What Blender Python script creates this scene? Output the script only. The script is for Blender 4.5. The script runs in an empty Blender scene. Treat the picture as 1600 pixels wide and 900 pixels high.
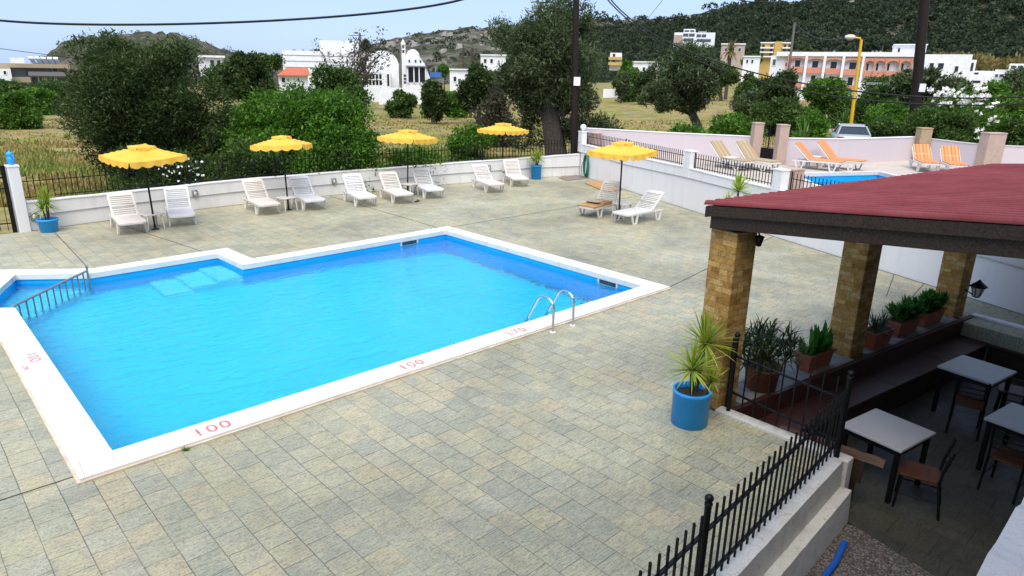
import bpy, bmesh, math, random
import numpy as np
from mathutils import Vector, Matrix
random.seed(7)
RNG = np.random.default_rng(11)
C = bpy.context.scene.collection
R_ = math.radians

# ------------------------------------------------------------------ camera (24 mm lens on a first floor balcony)
CAM = np.array([0.0, 0.0, 4.15])
F = 1067.0
RX = np.array([[0.73237555, 0.19108096, -0.65353969],
               [-0.68066525, 0.23070568, -0.69531986],
               [0.01791293, 0.95407702, 0.29902537]])
FWD = -RX[:, 2]
FH = np.array([FWD[0], FWD[1], 0.0]); FH /= np.linalg.norm(FH)
RH = np.array([FH[1], -FH[0], 0.0])
YAW = math.atan2(RH[1], RH[0])


def ray(px, py):
    v = RX @ np.array([(px - 800) / F, -(py - 450) / F, -1.0])
    return v


def G(px, py, z=0.0):
    """the point of the level z seen in that direction"""
    v = ray(px, py)
    return CAM + v * ((z - CAM[2]) / v[2])


def P(px, py, D):
    """the point in that direction, D metres ahead"""
    v = ray(px, py)
    return CAM + v * (D / FH.dot(v))


def mpp(p):
    return FWD.dot(np.array(p) - CAM) / F


def sstep(a, b, x):
    t = min(1.0, max(0.0, (x - a) / (b - a)))
    return t * t * (3 - 2 * t)


def ground_z(x, y):
    p = np.array([x, y, 0.0])
    f = FH.dot(p); c = RH.dot(p)
    z = -0.3
    if x < 24:
        z = -1.6 + 1.3 * sstep(19.8, 21.7, y + max(0, x - 20) * 0.6)
    if f > 60:
        a = math.degrees(math.atan2(c, f))
        k = -0.012 + 0.034 * sstep(-30, 30, a)
        z += (min(f, 420) - 60) * k
    z += 0.25 * math.sin(x * .11 + 1) * math.sin(y * .09) * sstep(28, 60, f)
    return z


# ------------------------------------------------------------------ materials
def nodes(name):
    m = bpy.data.materials.new(name)
    m.use_nodes = True
    nt = m.node_tree
    nt.nodes.clear()
    out = nt.nodes.new('ShaderNodeOutputMaterial')
    return m, nt, out


def N(nt, t, **kw):
    n = nt.nodes.new(t)
    for k, v in kw.items():
        if k in n.inputs.keys() if isinstance(k, str) else False:
            n.inputs[k].default_value = v
        else:
            setattr(n, k, v)
    return n


def col(c):
    return (c[0], c[1], c[2], 1.0)


def noise(nt, scale, detail=4, rough=.55, coord=None, dist=0.0):
    n = nt.nodes.new('ShaderNodeTexNoise')
    n.inputs['Scale'].default_value = scale
    n.inputs['Detail'].default_value = detail
    n.inputs['Roughness'].default_value = rough
    n.inputs['Distortion'].default_value = dist
    if coord is not None:
        nt.links.new(coord, n.inputs['Vector'])
    return n


def ramp(nt, fac, stops):
    r = nt.nodes.new('ShaderNodeValToRGB')
    e = r.color_ramp.elements
    while len(e) < len(stops):
        e.new(0.5)
    for i, (p, c) in enumerate(stops):
        e[i].position = p
        e[i].color = col(c) if not isinstance(c, (int, float)) else (c, c, c, 1)
    nt.links.new(fac, r.inputs['Fac'])
    return r


def mix(nt, fac, a, b, mode='MIX'):
    n = nt.nodes.new('ShaderNodeMix')
    n.data_type = 'RGBA'
    n.blend_type = mode
    for sock, v in ((n.inputs[0], fac), (n.inputs[6], a), (n.inputs[7], b)):
        if hasattr(v, 'is_linked'):
            nt.links.new(v, sock)
        else:
            sock.default_value = v if isinstance(v, (int, float)) else col(v)
    return n.outputs[2]


def bump(nt, h, strength, dist=0.02, normal=None):
    b = nt.nodes.new('ShaderNodeBump')
    b.inputs['Strength'].default_value = strength
    b.inputs['Distance'].default_value = dist
    nt.links.new(h, b.inputs['Height'])
    if normal is not None:
        nt.links.new(normal, b.inputs['Normal'])
    return b.outputs[0]


def pos(nt):
    return nt.nodes.new('ShaderNodeNewGeometry').outputs['Position']


def objc(nt):
    return nt.nodes.new('ShaderNodeTexCoord').outputs['Object']


def princ(nt, out, color, rough=.6, normal=None, metallic=0.0, spec=.5):
    p = nt.nodes.new('ShaderNodeBsdfPrincipled')
    if hasattr(color, 'is_linked'):
        nt.links.new(color, p.inputs['Base Color'])
    else:
        p.inputs['Base Color'].default_value = col(color)
    if hasattr(rough, 'is_linked'):
        nt.links.new(rough, p.inputs['Roughness'])
    else:
        p.inputs['Roughness'].default_value = rough
    p.inputs['Metallic'].default_value = metallic
    p.inputs['Specular IOR Level'].default_value = spec
    if normal is not None:
        nt.links.new(normal, p.inputs['Normal'])
    nt.links.new(p.outputs[0], out.inputs['Surface'])
    return p


def simple(name, c, rough=.6, c2=None, scale=6, bumpk=0.0, bscale=None, metallic=0.0, spec=.5, lo=.35, hi=.65, world=True):
    m, nt, out = nodes(name)
    co = pos(nt) if world else objc(nt)
    color = c
    if c2 is not None:
        n = noise(nt, scale, 6, .65, co)
        color = ramp(nt, n.outputs['Fac'], [(lo, c), (hi, c2)]).outputs[0]
    nm = None
    if bumpk:
        nb = noise(nt, bscale or scale * 4, 5, .6, co)
        nm = bump(nt, nb.outputs['Fac'], bumpk)
    princ(nt, out, color, rough, nm, metallic, spec)
    return m


def leafmat(name, cs, trans=.35, rough=.5, patch=.9):
    m, nt, out = nodes(name)
    g = nt.nodes.new('ShaderNodeNewGeometry')
    r = ramp(nt, g.outputs['Random Per Island'], [(i / max(1, len(cs) - 1), c) for i, c in enumerate(cs)])
    n = noise(nt, patch, 3, .5, g.outputs['Position'])
    v = ramp(nt, n.outputs['Fac'], [(.3, .65), (.7, 1.35)])
    cc = mix(nt, 1.0, r.outputs[0], v.outputs[0], 'MULTIPLY')
    p = nt.nodes.new('ShaderNodeBsdfPrincipled')
    nt.links.new(cc, p.inputs['Base Color'])
    p.inputs['Roughness'].default_value = rough
    p.inputs['Specular IOR Level'].default_value = .12
    t = nt.nodes.new('ShaderNodeBsdfTranslucent')
    nt.links.new(cc, t.inputs['Color'])
    mx = nt.nodes.new('ShaderNodeMixShader')
    mx.inputs[0].default_value = trans
    nt.links.new(p.outputs[0], mx.inputs[1]); nt.links.new(t.outputs[0], mx.inputs[2])
    nt.links.new(mx.outputs[0], out.inputs['Surface'])
    return m


def plaster(name, c, dirt_shade=(.45, .43, .4), amount=.5, bumpk=.25, streak=True):
    m, nt, out = nodes(name)
    co = pos(nt)
    mp = nt.nodes.new('ShaderNodeMapping'); mp.inputs['Scale'].default_value = (1.6, 1.6, .35 if streak else 1.6)
    nt.links.new(co, mp.inputs['Vector'])
    n1 = noise(nt, 2.2, 6, .62, mp.outputs[0])
    n2 = noise(nt, 14, 5, .7, co)
    f1 = ramp(nt, n1.outputs['Fac'], [(.5, 0.0), (.78, amount)])
    c1 = mix(nt, f1.outputs[0], c, dirt_shade)
    f2 = ramp(nt, n2.outputs['Fac'], [(.66, 0.0), (.8, amount)])
    c2 = mix(nt, f2.outputs[0], c1, (dirt_shade[0] * .6, dirt_shade[1] * .55, dirt_shade[2] * .5))
    nb = noise(nt, 30, 6, .7, co)
    princ(nt, out, c2, .85, bump(nt, nb.outputs['Fac'], bumpk, .02), spec=.25)
    return m


def wood(name, c, c2, rough=.65):
    m, nt, out = nodes(name)
    co = objc(nt)
    mp = nt.nodes.new('ShaderNodeMapping'); mp.inputs['Scale'].default_value = (1.5, 22, 22)
    nt.links.new(co, mp.inputs['Vector'])
    n = noise(nt, 2.0, 6, .65, mp.outputs[0], .6)
    r = ramp(nt, n.outputs['Fac'], [(.3, c), (.7, c2)])
    princ(nt, out, r.outputs[0], rough, bump(nt, n.outputs['Fac'], .3, .01), spec=.3)
    return m


def paving(name, bw=.325, bh=.295, light=1.0, wear=True):
    """stamped concrete: staggered slabs, ochre, grey and green patches"""
    m, nt, out = nodes(name)
    co = pos(nt)
    mp = nt.nodes.new('ShaderNodeMapping')
    mp.inputs['Rotation'].default_value = (0, 0, R_(90))
    mp.inputs['Location'].default_value = (.04, .1, 0)
    nt.links.new(co, mp.inputs['Vector'])
    wob = noise(nt, 3.0, 2, .5, co)
    sc = nt.nodes.new('ShaderNodeVectorMath'); sc.operation = 'SCALE'; sc.inputs['Scale'].default_value = .012
    nt.links.new(wob.outputs['Color'], sc.inputs[0])
    ad = nt.nodes.new('ShaderNodeVectorMath'); ad.operation = 'ADD'
    nt.links.new(mp.outputs[0], ad.inputs[0]); nt.links.new(sc.outputs[0], ad.inputs[1])
    b = nt.nodes.new('ShaderNodeTexBrick')
    nt.links.new(ad.outputs[0], b.inputs['Vector'])
    b.offset = .5; b.offset_frequency = 2; b.squash = 1.0
    for k, v in (('Scale', 1.0), ('Mortar Size', .0045), ('Mortar Smooth', .25), ('Bias', 0.0), ('Brick Width', bw), ('Row Height', bh)):
        b.inputs[k].default_value = v
    b.inputs['Color1'].default_value = (0, 0, 0, 1); b.inputs['Color2'].default_value = (1, 1, 1, 1)
    b.inputs['Mortar'].default_value = (.5, .5, .5, 1)
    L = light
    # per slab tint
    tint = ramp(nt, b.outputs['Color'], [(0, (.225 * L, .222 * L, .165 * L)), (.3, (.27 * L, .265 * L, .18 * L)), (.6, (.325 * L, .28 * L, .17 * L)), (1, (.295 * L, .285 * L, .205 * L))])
    n1 = noise(nt, .55, 5, .6, co, .5)
    green = ramp(nt, n1.outputs['Fac'], [(.42, 0.0), (.62, .55)])
    c1 = mix(nt, green.outputs[0], tint.outputs[0], (.29 * L, .28 * L, .18 * L))
    n2 = noise(nt, 2.6, 6, .7, co, .8)
    grey = ramp(nt, n2.outputs['Fac'], [(.44, 0.0), (.68, .6)])
    c2 = mix(nt, grey.outputs[0], c1, (.20 * L, .207 * L, .175 * L))
    n2b = noise(nt, 3.4, 5, .7, nt.nodes.new('ShaderNodeTexCoord').outputs['Object'], 1.2)
    och = ramp(nt, n2b.outputs['Fac'], [(.54, 0.0), (.74, .45)])
    c2 = mix(nt, och.outputs[0], c2, (.385 * L, .305 * L, .175 * L))
    mps = nt.nodes.new('ShaderNodeMapping'); mps.inputs['Scale'].default_value = (3, 26, 8)
    nt.links.new(co, mps.inputs['Vector'])
    n3 = noise(nt, 2.4, 6, .72, mps.outputs[0])
    sp = ramp(nt, n3.outputs['Fac'], [(.36, .66), (.5, 1.0), (.68, 1.22)])
    c3 = mix(nt, 1.0, c2, sp.outputs[0], 'MULTIPLY')
    n5 = noise(nt, 42, 5, .75, co, .5)
    sp5 = ramp(nt, n5.outputs['Fac'], [(.34, .52), (.48, .98), (.7, 1.2)])
    c3 = mix(nt, 1.0, c3, sp5.outputs[0], 'MULTIPLY')
    n6 = noise(nt, .33, 5, .62, co, .7)
    st = ramp(nt, n6.outputs['Fac'], [(.32, .72), (.5, .98), (.68, 1.22)])
    c3 = mix(nt, 1.0, c3, st.outputs[0], 'MULTIPLY')
    n7 = noise(nt, 1.9, 6, .7, co, 1.5)
    sp7 = ramp(nt, n7.outputs['Fac'], [(.60, 0.0), (.70, .5)])
    c3 = mix(nt, sp7.outputs[0], c3, (.13 * L, .128 * L, .11 * L))
    # joints: dark, worn away in patches
    n4 = noise(nt, .8, 4, .6, co)
    vis = ramp(nt, n4.outputs['Fac'], [(.34, .3), (.56, .95)])
    mf = nt.nodes.new('ShaderNodeMath'); mf.operation = 'MULTIPLY'
    nt.links.new(b.outputs['Fac'], mf.inputs[0]); nt.links.new(vis.outputs[0], mf.inputs[1])
    c4 = mix(nt, mf.outputs[0], c3, (.07 * L, .067 * L, .057 * L))
    inv = nt.nodes.new('ShaderNodeMath'); inv.operation = 'SUBTRACT'; inv.inputs[0].default_value = 1.0
    nt.links.new(mf.outputs[0], inv.inputs[1])
    nm = bump(nt, inv.outputs[0], .5, .01)
    nm = bump(nt, n3.outputs['Fac'], .3, .01, nm)
    rg = ramp(nt, n2.outputs['Fac'], [(.3, .42), (.7, .66)])
    princ(nt, out, c4, rg.outputs[0], nm, spec=.45)
    return m


def old_plaster():
    m, nt, out = nodes('stained_plaster')
    co = pos(nt)
    n1 = noise(nt, 3.2, 6, .7, co, .6); n2 = noise(nt, 34, 6, .75, co); n3 = noise(nt, 9, 6, .7, co, 1.0)
    f1 = ramp(nt, n1.outputs['Fac'], [(.45, 0.0), (.7, .7)])
    c = mix(nt, f1.outputs[0], (.62, .60, .56), (.48, .44, .37))
    f3 = ramp(nt, n3.outputs['Fac'], [(.58, 0.0), (.68, .75)])
    c = mix(nt, f3.outputs[0], c, (.40, .25, .08))
    f2 = ramp(nt, n2.outputs['Fac'], [(.54, 0.0), (.68, .55)])
    c = mix(nt, f2.outputs[0], c, (.22, .20, .17))
    princ(nt, out, c, .9, bump(nt, n2.outputs['Fac'], .8, .02), spec=.2)
    return m


M = {}
M['paving'] = paving('stamped_concrete', light=1.30)
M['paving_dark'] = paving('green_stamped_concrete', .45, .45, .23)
M['joint'] = simple('joint_filler', (.06, .055, .05), .9)
M['coping'] = simple('white_coping', (.72, .705, .67), .6, (.46, .42, .36), 2.6, .2, 40, lo=.52, hi=.86)
M['coping_edge'] = simple('worn_plaster', (.50, .40, .28), .9, (.62, .56, .47), 5, .3, 40)
M['white_wall'] = plaster('white_plaster', (.80, .79, .785), (.58, .57, .56), .42)
M['white_wall2'] = plaster('cream_plaster', (.77, .76, .745), (.50, .49, .47), .5)
M['white_far'] = simple('whitewash', (.82, .82, .82), .8, (.70, .70, .71), 1.5)
M['old_wall'] = old_plaster()
M['balcony'] = plaster('rough_balcony_plaster', (.46, .46, .48), (.36, .35, .34), .5, .9, False)
M['lilac'] = plaster('lilac_plaster', (.60, .53, .56), (.52, .46, .50), .3)
M['pinkstone'] = simple('pink_stone', (.50, .36, .30), .85, (.42, .31, .25), 6, .2)
M['tanstone'] = simple('tan_stone', (.42, .32, .2), .85, (.32, .23, .14), 7, .3)
M['plastic'] = simple('white_plastic', (.66, .65, .635), .4, (.56, .54, .51), 5, lo=.55, hi=.85)
M['plastic_old'] = simple('yellowed_white_plastic', (.64, .60, .55), .42, (.58, .50, .43), 5, lo=.45, hi=.8)
M['black_iron'] = simple('black_iron', (.004, .004, .005), .45, spec=.25)
M['black_paint'] = simple('black_paint', (.006, .006, .006), .5, spec=.25)
M['steel'] = simple('steel', (.62, .63, .64), .22, metallic=1.0)
M['grey_metal'] = simple('grey_metal', (.30, .31, .32), .4, metallic=.6)
M['blue_pot'] = simple('blue_paint', (.016, .33, .88), .5, (.022, .37, .92), 4)
M['soil'] = simple('soil', (.05, .035, .025), .95, (.1, .07, .05), 30, .6, 60)
M['terracotta'] = simple('terracotta', (.34, .10, .045), .7, (.26, .075, .035), 8)
M['pipe_blue'] = simple('blue_hose', (.01, .09, .42), .45)
M['hose_green'] = simple('green_hose', (.01, .16, .10), .45)
M['hose_grey'] = simple('grey_cable', (.10, .10, .10), .5)
M['conduit'] = simple('painted_conduit', (.46, .46, .46), .6)  # greyed so the pipe colour carries the shadow line beneath it
M['orange_mat'] = simple('orange_mat', (.44, .255, .10), .85, (.38, .21, .08), 8, .1)
M['dark_wood'] = wood('dark_stained_wood', (.012, .0075, .005), (.065, .041, .027))
M['bench_wood'] = wood('brown_bench_wood', (.042, .015, .011), (.075, .031, .024), .4)
M['plank_wood'] = wood('old_plank_wood', (.07, .036, .02), (.16, .095, .06))
M['seat_wood'] = wood('orange_seat_wood', (.08, .028, .011), (.13, .046, .018), .4)
M['table_top'] = simple('pale_laminate', (.50, .475, .45), .4, (.46, .44, .415), 3)
M['ledge'] = simple('grey_ledge', (.26, .25, .23), .85, (.16, .155, .14), 7, .3, 40)
M['pole_wood'] = wood('creosoted_pole', (.010, .0055, .0045), (.022, .012, .009), .8)
M['pole_brown'] = wood('brown_pole', (.07, .03, .025), (.11, .055, .045), .8)
M['pole_grey'] = wood('grey_pole', (.12, .105, .095), (.2, .18, .165), .8)
M['yellow_paint'] = simple('yellow_paint', (.72, .40, .02), .45)
M['lamp_head'] = simple('lamp_housing', (.66, .62, .52), .45)
M['globe'] = simple('opal_globe', (.85, .85, .85), .25)
M['bark'] = simple('bark', (.045, .034, .026), .95, (.10, .08, .065), 9, .8, 30)
M['glass_dark'] = simple('dark_window', (.02, .022, .028), .15)
M['glass_blue'] = simple('bluish_window', (.07, .085, .11), .12)
M['orange_wall'] = simple('salmon_wall', (.62, .26, .165), .8, (.56, .23, .15), 1.2)
M['beige_wall'] = simple('beige_wall', (.38, .30, .205), .85, (.34, .27, .185), 1.0)
M['grey_wall'] = simple('grey_wall', (.20, .21, .24), .8)
M['yellow_wall'] = simple('yellow_wall', (.55, .37, .11), .8, (.50, .33, .1), 1.0)
M['pink_wall'] = simple('pinkish_wall', (.42, .32, .27), .8)
M['roof_tile'] = simple('orange_roof_tiles', (.50, .13, .055), .8, (.42, .1, .04), 3)
M['red_sign'] = simple('red_panel', (.65, .03, .03), .5)
M['blue_sign'] = simple('blue_panel', (.04, .12, .36), .5)
M['sand'] = simple('sandy_track', (.42, .36, .29), .95, (.34, .28, .2), 2, .2)
M['flower'] = simple('white_petals', (.86, .85, .80), .7)
M['text_red'] = simple('faded_red_paint', (.55, .10, .11), .7, (.72, .42, .40), 26, lo=.45, hi=.75)
M['car_paint'] = simple('silver_paint', (.42, .43, .43), .3, metallic=.3)
M['car_glass'] = simple('car_glass', (.03, .04, .05), .12)
M['tail_red'] = simple('tail_lamp', (.45, .02, .02), .2)
M['rubber'] = simple('tyre_rubber', (.02, .02, .02), .8)
M['skimmer_dark'] = simple('skimmer_mouth', (.02, .06, .09), .6)
M['hatch'] = simple('rusty_hatch', (.16, .13, .11), .8, (.24, .20, .17), 9)
M['paper'] = simple('white_card', (.78, .78, .76), .8)


def pool_blue():
    m, nt, out = nodes('blue_pool_paint')
    co = pos(nt)
    n = noise(nt, 1.2, 4, .6, co)
    r = ramp(nt, n.outputs['Fac'], [(.3, (.014, .70, .96)), (.7, (.022, .76, .98))])
    princ(nt, out, r.outputs[0], .55)
    return m


M['pool'] = pool_blue()
M['pool_wall'] = simple('blue_pool_wall', (.006, .42, .93), .5, (.010, .47, .95), 2)
M['pool_step'] = simple('pale_pool_step', (.10, .82, .97), .5)


def water(name, tint, scale=1.0, strength=.34):
    m, nt, out = nodes(name)
    co = pos(nt)
    mp = nt.nodes.new('ShaderNodeMapping'); mp.inputs['Scale'].default_value = (1.5 * scale, 3.4 * scale, 1)
    mp.inputs['Rotation'].default_value = (0, 0, R_(28))
    nt.links.new(co, mp.inputs['Vector'])
    n = noise(nt, 1.7, 3, .55, mp.outputs[0], .5)
    n2 = noise(nt, 6.0, 2, .5, mp.outputs[0], .3)
    nm = bump(nt, n.outputs['Fac'], strength, .12)
    nm = bump(nt, n2.outputs['Fac'], strength * .6, .03, nm)
    p = nt.nodes.new('ShaderNodeBsdfPrincipled')
    p.inputs['Base Color'].default_value = col(tint)
    p.inputs['Roughness'].default_value = 0.0
    p.inputs['IOR'].default_value = 1.33
    p.inputs['Transmission Weight'].default_value = 1.0
    nt.links.new(nm, p.inputs['Normal'])
    nt.links.new(p.outputs[0], out.inputs['Surface'])
    return m


M['water'] = water('pool_water_surface', (.82, .97, 1.0))


def column_stone():
    m, nt, out = nodes('golden_ledge_stone')
    co = objc(nt)
    sx = nt.nodes.new('ShaderNodeSeparateXYZ'); nt.links.new(co, sx.inputs[0])
    ad = nt.nodes.new('ShaderNodeMath'); ad.operation = 'ADD'
    nt.links.new(sx.outputs[0], ad.inputs[0]); nt.links.new(sx.outputs[1], ad.inputs[1])
    cx = nt.nodes.new('ShaderNodeCombineXYZ')
    nt.links.new(ad.outputs[0], cx.inputs[0]); nt.links.new(sx.outputs[2], cx.inputs[1])
    b = nt.nodes.new('ShaderNodeTexBrick')
    nt.links.new(cx.outputs[0], b.inputs['Vector'])
    b.offset = .37; b.offset_frequency = 2; b.squash = .6; b.squash_frequency = 3
    for k, v in (('Scale', 1.0), ('Mortar Size', .004), ('Mortar Smooth', .4), ('Bias', 0.0), ('Brick Width', .21), ('Row Height', .075)):
        b.inputs[k].default_value = v
    b.inputs['Color1'].default_value = (0, 0, 0, 1); b.inputs['Color2'].default_value = (1, 1, 1, 1); b.inputs['Mortar'].default_value = (.3, .3, .3, 1)
    r = ramp(nt, b.outputs['Color'], [(0, (.38, .19, .045)), (.3, (.62, .35, .09)), (.55, (.50, .29, .10)), (.8, (.72, .46, .15)), (1, (.58, .42, .22))])
    n = noise(nt, 13, 7, .75, co, 1.2)
    v = ramp(nt, n.outputs['Fac'], [(.3, .38), (.52, .85), (.72, 1.15)])
    c = mix(nt, 1.0, r.outputs[0], v.outputs[0], 'MULTIPLY')
    mj = nt.nodes.new('ShaderNodeMath'); mj.operation = 'MULTIPLY'; mj.inputs[1].default_value = .6
    nt.links.new(b.outputs['Fac'], mj.inputs[0])
    c = mix(nt, mj.outputs[0], c, (.20, .115, .05))
    inv = nt.nodes.new('ShaderNodeMath'); inv.operation = 'SUBTRACT'; inv.inputs[0].default_value = 1
    nt.links.new(b.outputs['Fac'], inv.inputs[1])
    nm = bump(nt, n.outputs['Fac'], .9, .03)
    nm = bump(nt, inv.outputs[0], .6, .02, nm)
    princ(nt, out, c, .85, nm, spec=.3)
    return m


M['stone'] = column_stone()


def fabric(name, c, c2, trans=.3):
    m, nt, out = nodes(name)
    co = pos(nt)
    n = noise(nt, 3, 4, .6, co)
    r = ramp(nt, n.outputs['Fac'], [(.3, c), (.75, c2)])
    p = nt.nodes.new('ShaderNodeBsdfPrincipled')
    nt.links.new(r.outputs[0], p.inputs['Base Color'])
    p.inputs['Roughness'].default_value = .85
    nb = noise(nt, 9, 4, .6, co)
    nt.links.new(bump(nt, nb.outputs['Fac'], .35, .03), p.inputs['Normal'])
    t = nt.nodes.new('ShaderNodeBsdfTranslucent'); nt.links.new(r.outputs[0], t.inputs['Color'])
    mx = nt.nodes.new('ShaderNodeMixShader'); mx.inputs[0].default_value = trans
    nt.links.new(p.outputs[0], mx.inputs[1]); nt.links.new(t.outputs[0], mx.inputs[2])
    nt.links.new(mx.outputs[0], out.inputs['Surface'])
    return m


M['yellow_fabric'] = fabric('yellow_canvas', (.90, .53, .06), (.92, .59, .10))


def stripes(name, cols, w):
    m, nt, out = nodes(name)
    co = objc(nt)
    sx = nt.nodes.new('ShaderNodeSeparateXYZ'); nt.links.new(co, sx.inputs[0])
    ml = nt.nodes.new('ShaderNodeMath'); ml.operation = 'MULTIPLY'; ml.inputs[1].default_value = 1 / w
    nt.links.new(sx.outputs[0], ml.inputs[0])
    fr = nt.nodes.new('ShaderNodeMath'); fr.operation = 'FRACT'; nt.links.new(ml.outputs[0], fr.inputs[0])
    r = ramp(nt, fr.outputs[0], [(i / len(cols), c) for i, c in enumerate(cols)])
    r.color_ramp.interpolation = 'CONSTANT'
    princ(nt, out, r.outputs[0], .9)
    return m


M['cush_orange'] = stripes('orange_striped_cushion', [(.62, .15, .05), (.64, .27, .10), (.62, .19, .065), (.66, .33, .14)], .24)
M['cush_tan'] = stripes('tan_checked_cushion', [(.36, .27, .155), (.42, .335, .22), (.33, .235, .125)], .2)


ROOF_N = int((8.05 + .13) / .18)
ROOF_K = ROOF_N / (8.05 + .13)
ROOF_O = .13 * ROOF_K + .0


def roof_red():
    m, nt, out = nodes('red_corrugated_sheet')
    co = objc(nt)
    n = noise(nt, 1.6, 5, .6, co)
    r = ramp(nt, n.outputs['Fac'], [(.3, (.215, .042, .045)), (.7, (.305, .074, .076))])
    n2 = noise(nt, 40, 3, .6, co)
    v = ramp(nt, n2.outputs['Fac'], [(.3, .88), (.7, 1.08)])
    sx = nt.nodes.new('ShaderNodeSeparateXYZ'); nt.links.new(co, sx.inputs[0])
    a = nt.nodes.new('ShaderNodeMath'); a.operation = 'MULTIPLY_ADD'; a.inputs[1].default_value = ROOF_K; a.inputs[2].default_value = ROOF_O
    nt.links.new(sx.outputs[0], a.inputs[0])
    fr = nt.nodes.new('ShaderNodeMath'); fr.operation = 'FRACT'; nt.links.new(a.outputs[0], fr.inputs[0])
    dirt_shade = ramp(nt, fr.outputs[0], [(0, .42), (.12, 1.0), (.52, 1.0), (.7, .42), (1, .36)])  # shade between the ribs, painted into the sheet colour as dark valley stripes
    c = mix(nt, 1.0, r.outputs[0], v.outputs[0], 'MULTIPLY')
    princ(nt, out, mix(nt, 1.0, c, dirt_shade.outputs[0], 'MULTIPLY'), .75, spec=.15)
    return m


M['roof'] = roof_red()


def terrazzo():
    m, nt, out = nodes('pebbled_floor')
    co = pos(nt)
    v = nt.nodes.new('ShaderNodeTexVoronoi'); v.inputs['Scale'].default_value = 55
    nt.links.new(co, v.inputs['Vector'])
    r = ramp(nt, v.outputs['Color'], [(.2, (.09, .075, .065)), (.5, (.18, .15, .13)), (.8, (.33, .29, .26))])
    v2 = ramp(nt, v.outputs['Distance'], [(.0, 1.0), (.6, .45)])
    c = mix(nt, 1.0, r.outputs[0], v2.outputs[0], 'MULTIPLY')
    b = nt.nodes.new('ShaderNodeTexBrick'); nt.links.new(co, b.inputs['Vector'])
    b.offset = 0
    for k, q in (('Scale', 1.0), ('Mortar Size', .006), ('Brick Width', .4), ('Row Height', .4)):
        b.inputs[k].default_value = q
    c = mix(nt, b.outputs['Fac'], c, (.06, .05, .045))
    princ(nt, out, c, .8, bump(nt, v.outputs['Distance'], .4, .01), spec=.3)
    return m


M['terrazzo'] = terrazzo()


def ground_mat():
    m, nt, out = nodes('dry_meadow')
    co = pos(nt)
    n1 = noise(nt, .07, 5, .6, co, .8)
    n2 = noise(nt, .35, 5, .65, co, .5)
    n3 = noise(nt, 5, 5, .7, co)
    straw = ramp(nt, n3.outputs['Fac'], [(.3, (.24, .19, .055)), (.7, (.35, .285, .09))])
    green = ramp(nt, n3.outputs['Fac'], [(.3, (.12, .155, .022)), (.7, (.24, .26, .05))])
    f = ramp(nt, n1.outputs['Fac'], [(.42, 0.0), (.58, 1.0)])
    f2 = ramp(nt, n2.outputs['Fac'], [(.4, 0.0), (.62, .8)])
    c = mix(nt, f.outputs[0], straw.outputs[0], green.outputs[0])
    c = mix(nt, f2.outputs[0], c, (.30, .22, .13))
    n8 = noise(nt, .8, 5, .7, co, .8)
    v8 = ramp(nt, n8.outputs['Fac'], [(.35, .62), (.55, 1.0), (.7, 1.2)])
    c = mix(nt, 1.0, c, v8.outputs[0], 'MULTIPLY')
    princ(nt, out, c, .95, bump(nt, n3.outputs['Fac'], .6, .1), spec=.1)
    return m


M['ground'] = ground_mat()


def grass_mat():
    m, nt, out = nodes('meadow_grass')
    g = nt.nodes.new('ShaderNodeNewGeometry')
    n1 = noise(nt, .16, 4, .6, g.outputs['Position'], .6)
    rg = ramp(nt, g.outputs['Random Per Island'], [(0, (.10, .17, .02)), (.6, (.17, .24, .03)), (1, (.32, .32, .06))])
    rs = ramp(nt, g.outputs['Random Per Island'], [(0, (.26, .19, .055)), (.6, (.36, .27, .085)), (1, (.42, .33, .12))])
    f = ramp(nt, n1.outputs['Fac'], [(.43, 0.0), (.58, 1.0)])
    c = mix(nt, f.outputs[0], rs.outputs[0], rg.outputs[0])
    p = nt.nodes.new('ShaderNodeBsdfPrincipled'); nt.links.new(c, p.inputs['Base Color']); p.inputs['Roughness'].default_value = .7
    t = nt.nodes.new('ShaderNodeBsdfTranslucent'); nt.links.new(c, t.inputs['Color'])
    mx = nt.nodes.new('ShaderNodeMixShader'); mx.inputs[0].default_value = .35
    nt.links.new(p.outputs[0], mx.inputs[1]); nt.links.new(t.outputs[0], mx.inputs[2])
    nt.links.new(mx.outputs[0], out.inputs['Surface'])
    return m


M['grass'] = grass_mat()


def hill_mat(name, rock, scrub, lo, hi, s=.05):
    m, nt, out = nodes(name)
    co = pos(nt)
    n1 = noise(nt, s, 8, .7, co, .6)
    n2 = noise(nt, s * 5, 6, .7, co)
    r = ramp(nt, n2.outputs['Fac'], [(.3, tuple(.6 * q for q in rock)), (.55, rock), (.75, tuple(min(.8, 1.5 * q) for q in rock))])
    f = ramp(nt, n1.outputs['Fac'], [(lo, 1.0), (hi, 0.0)])
    c = mix(nt, f.outputs[0], r.outputs[0], scrub)
    princ(nt, out, c, .95, bump(nt, n2.outputs['Fac'], .8, 3.0), spec=.1)
    return m


M['hill_left'] = hill_mat('rocky_scrub', (.15, .125, .10), (.055, .062, .032), .46, .58)
M['hill'] = hill_mat('wooded_slope', (.17, .15, .125), (.05, .058, .03), .46, .60, .03)

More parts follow.
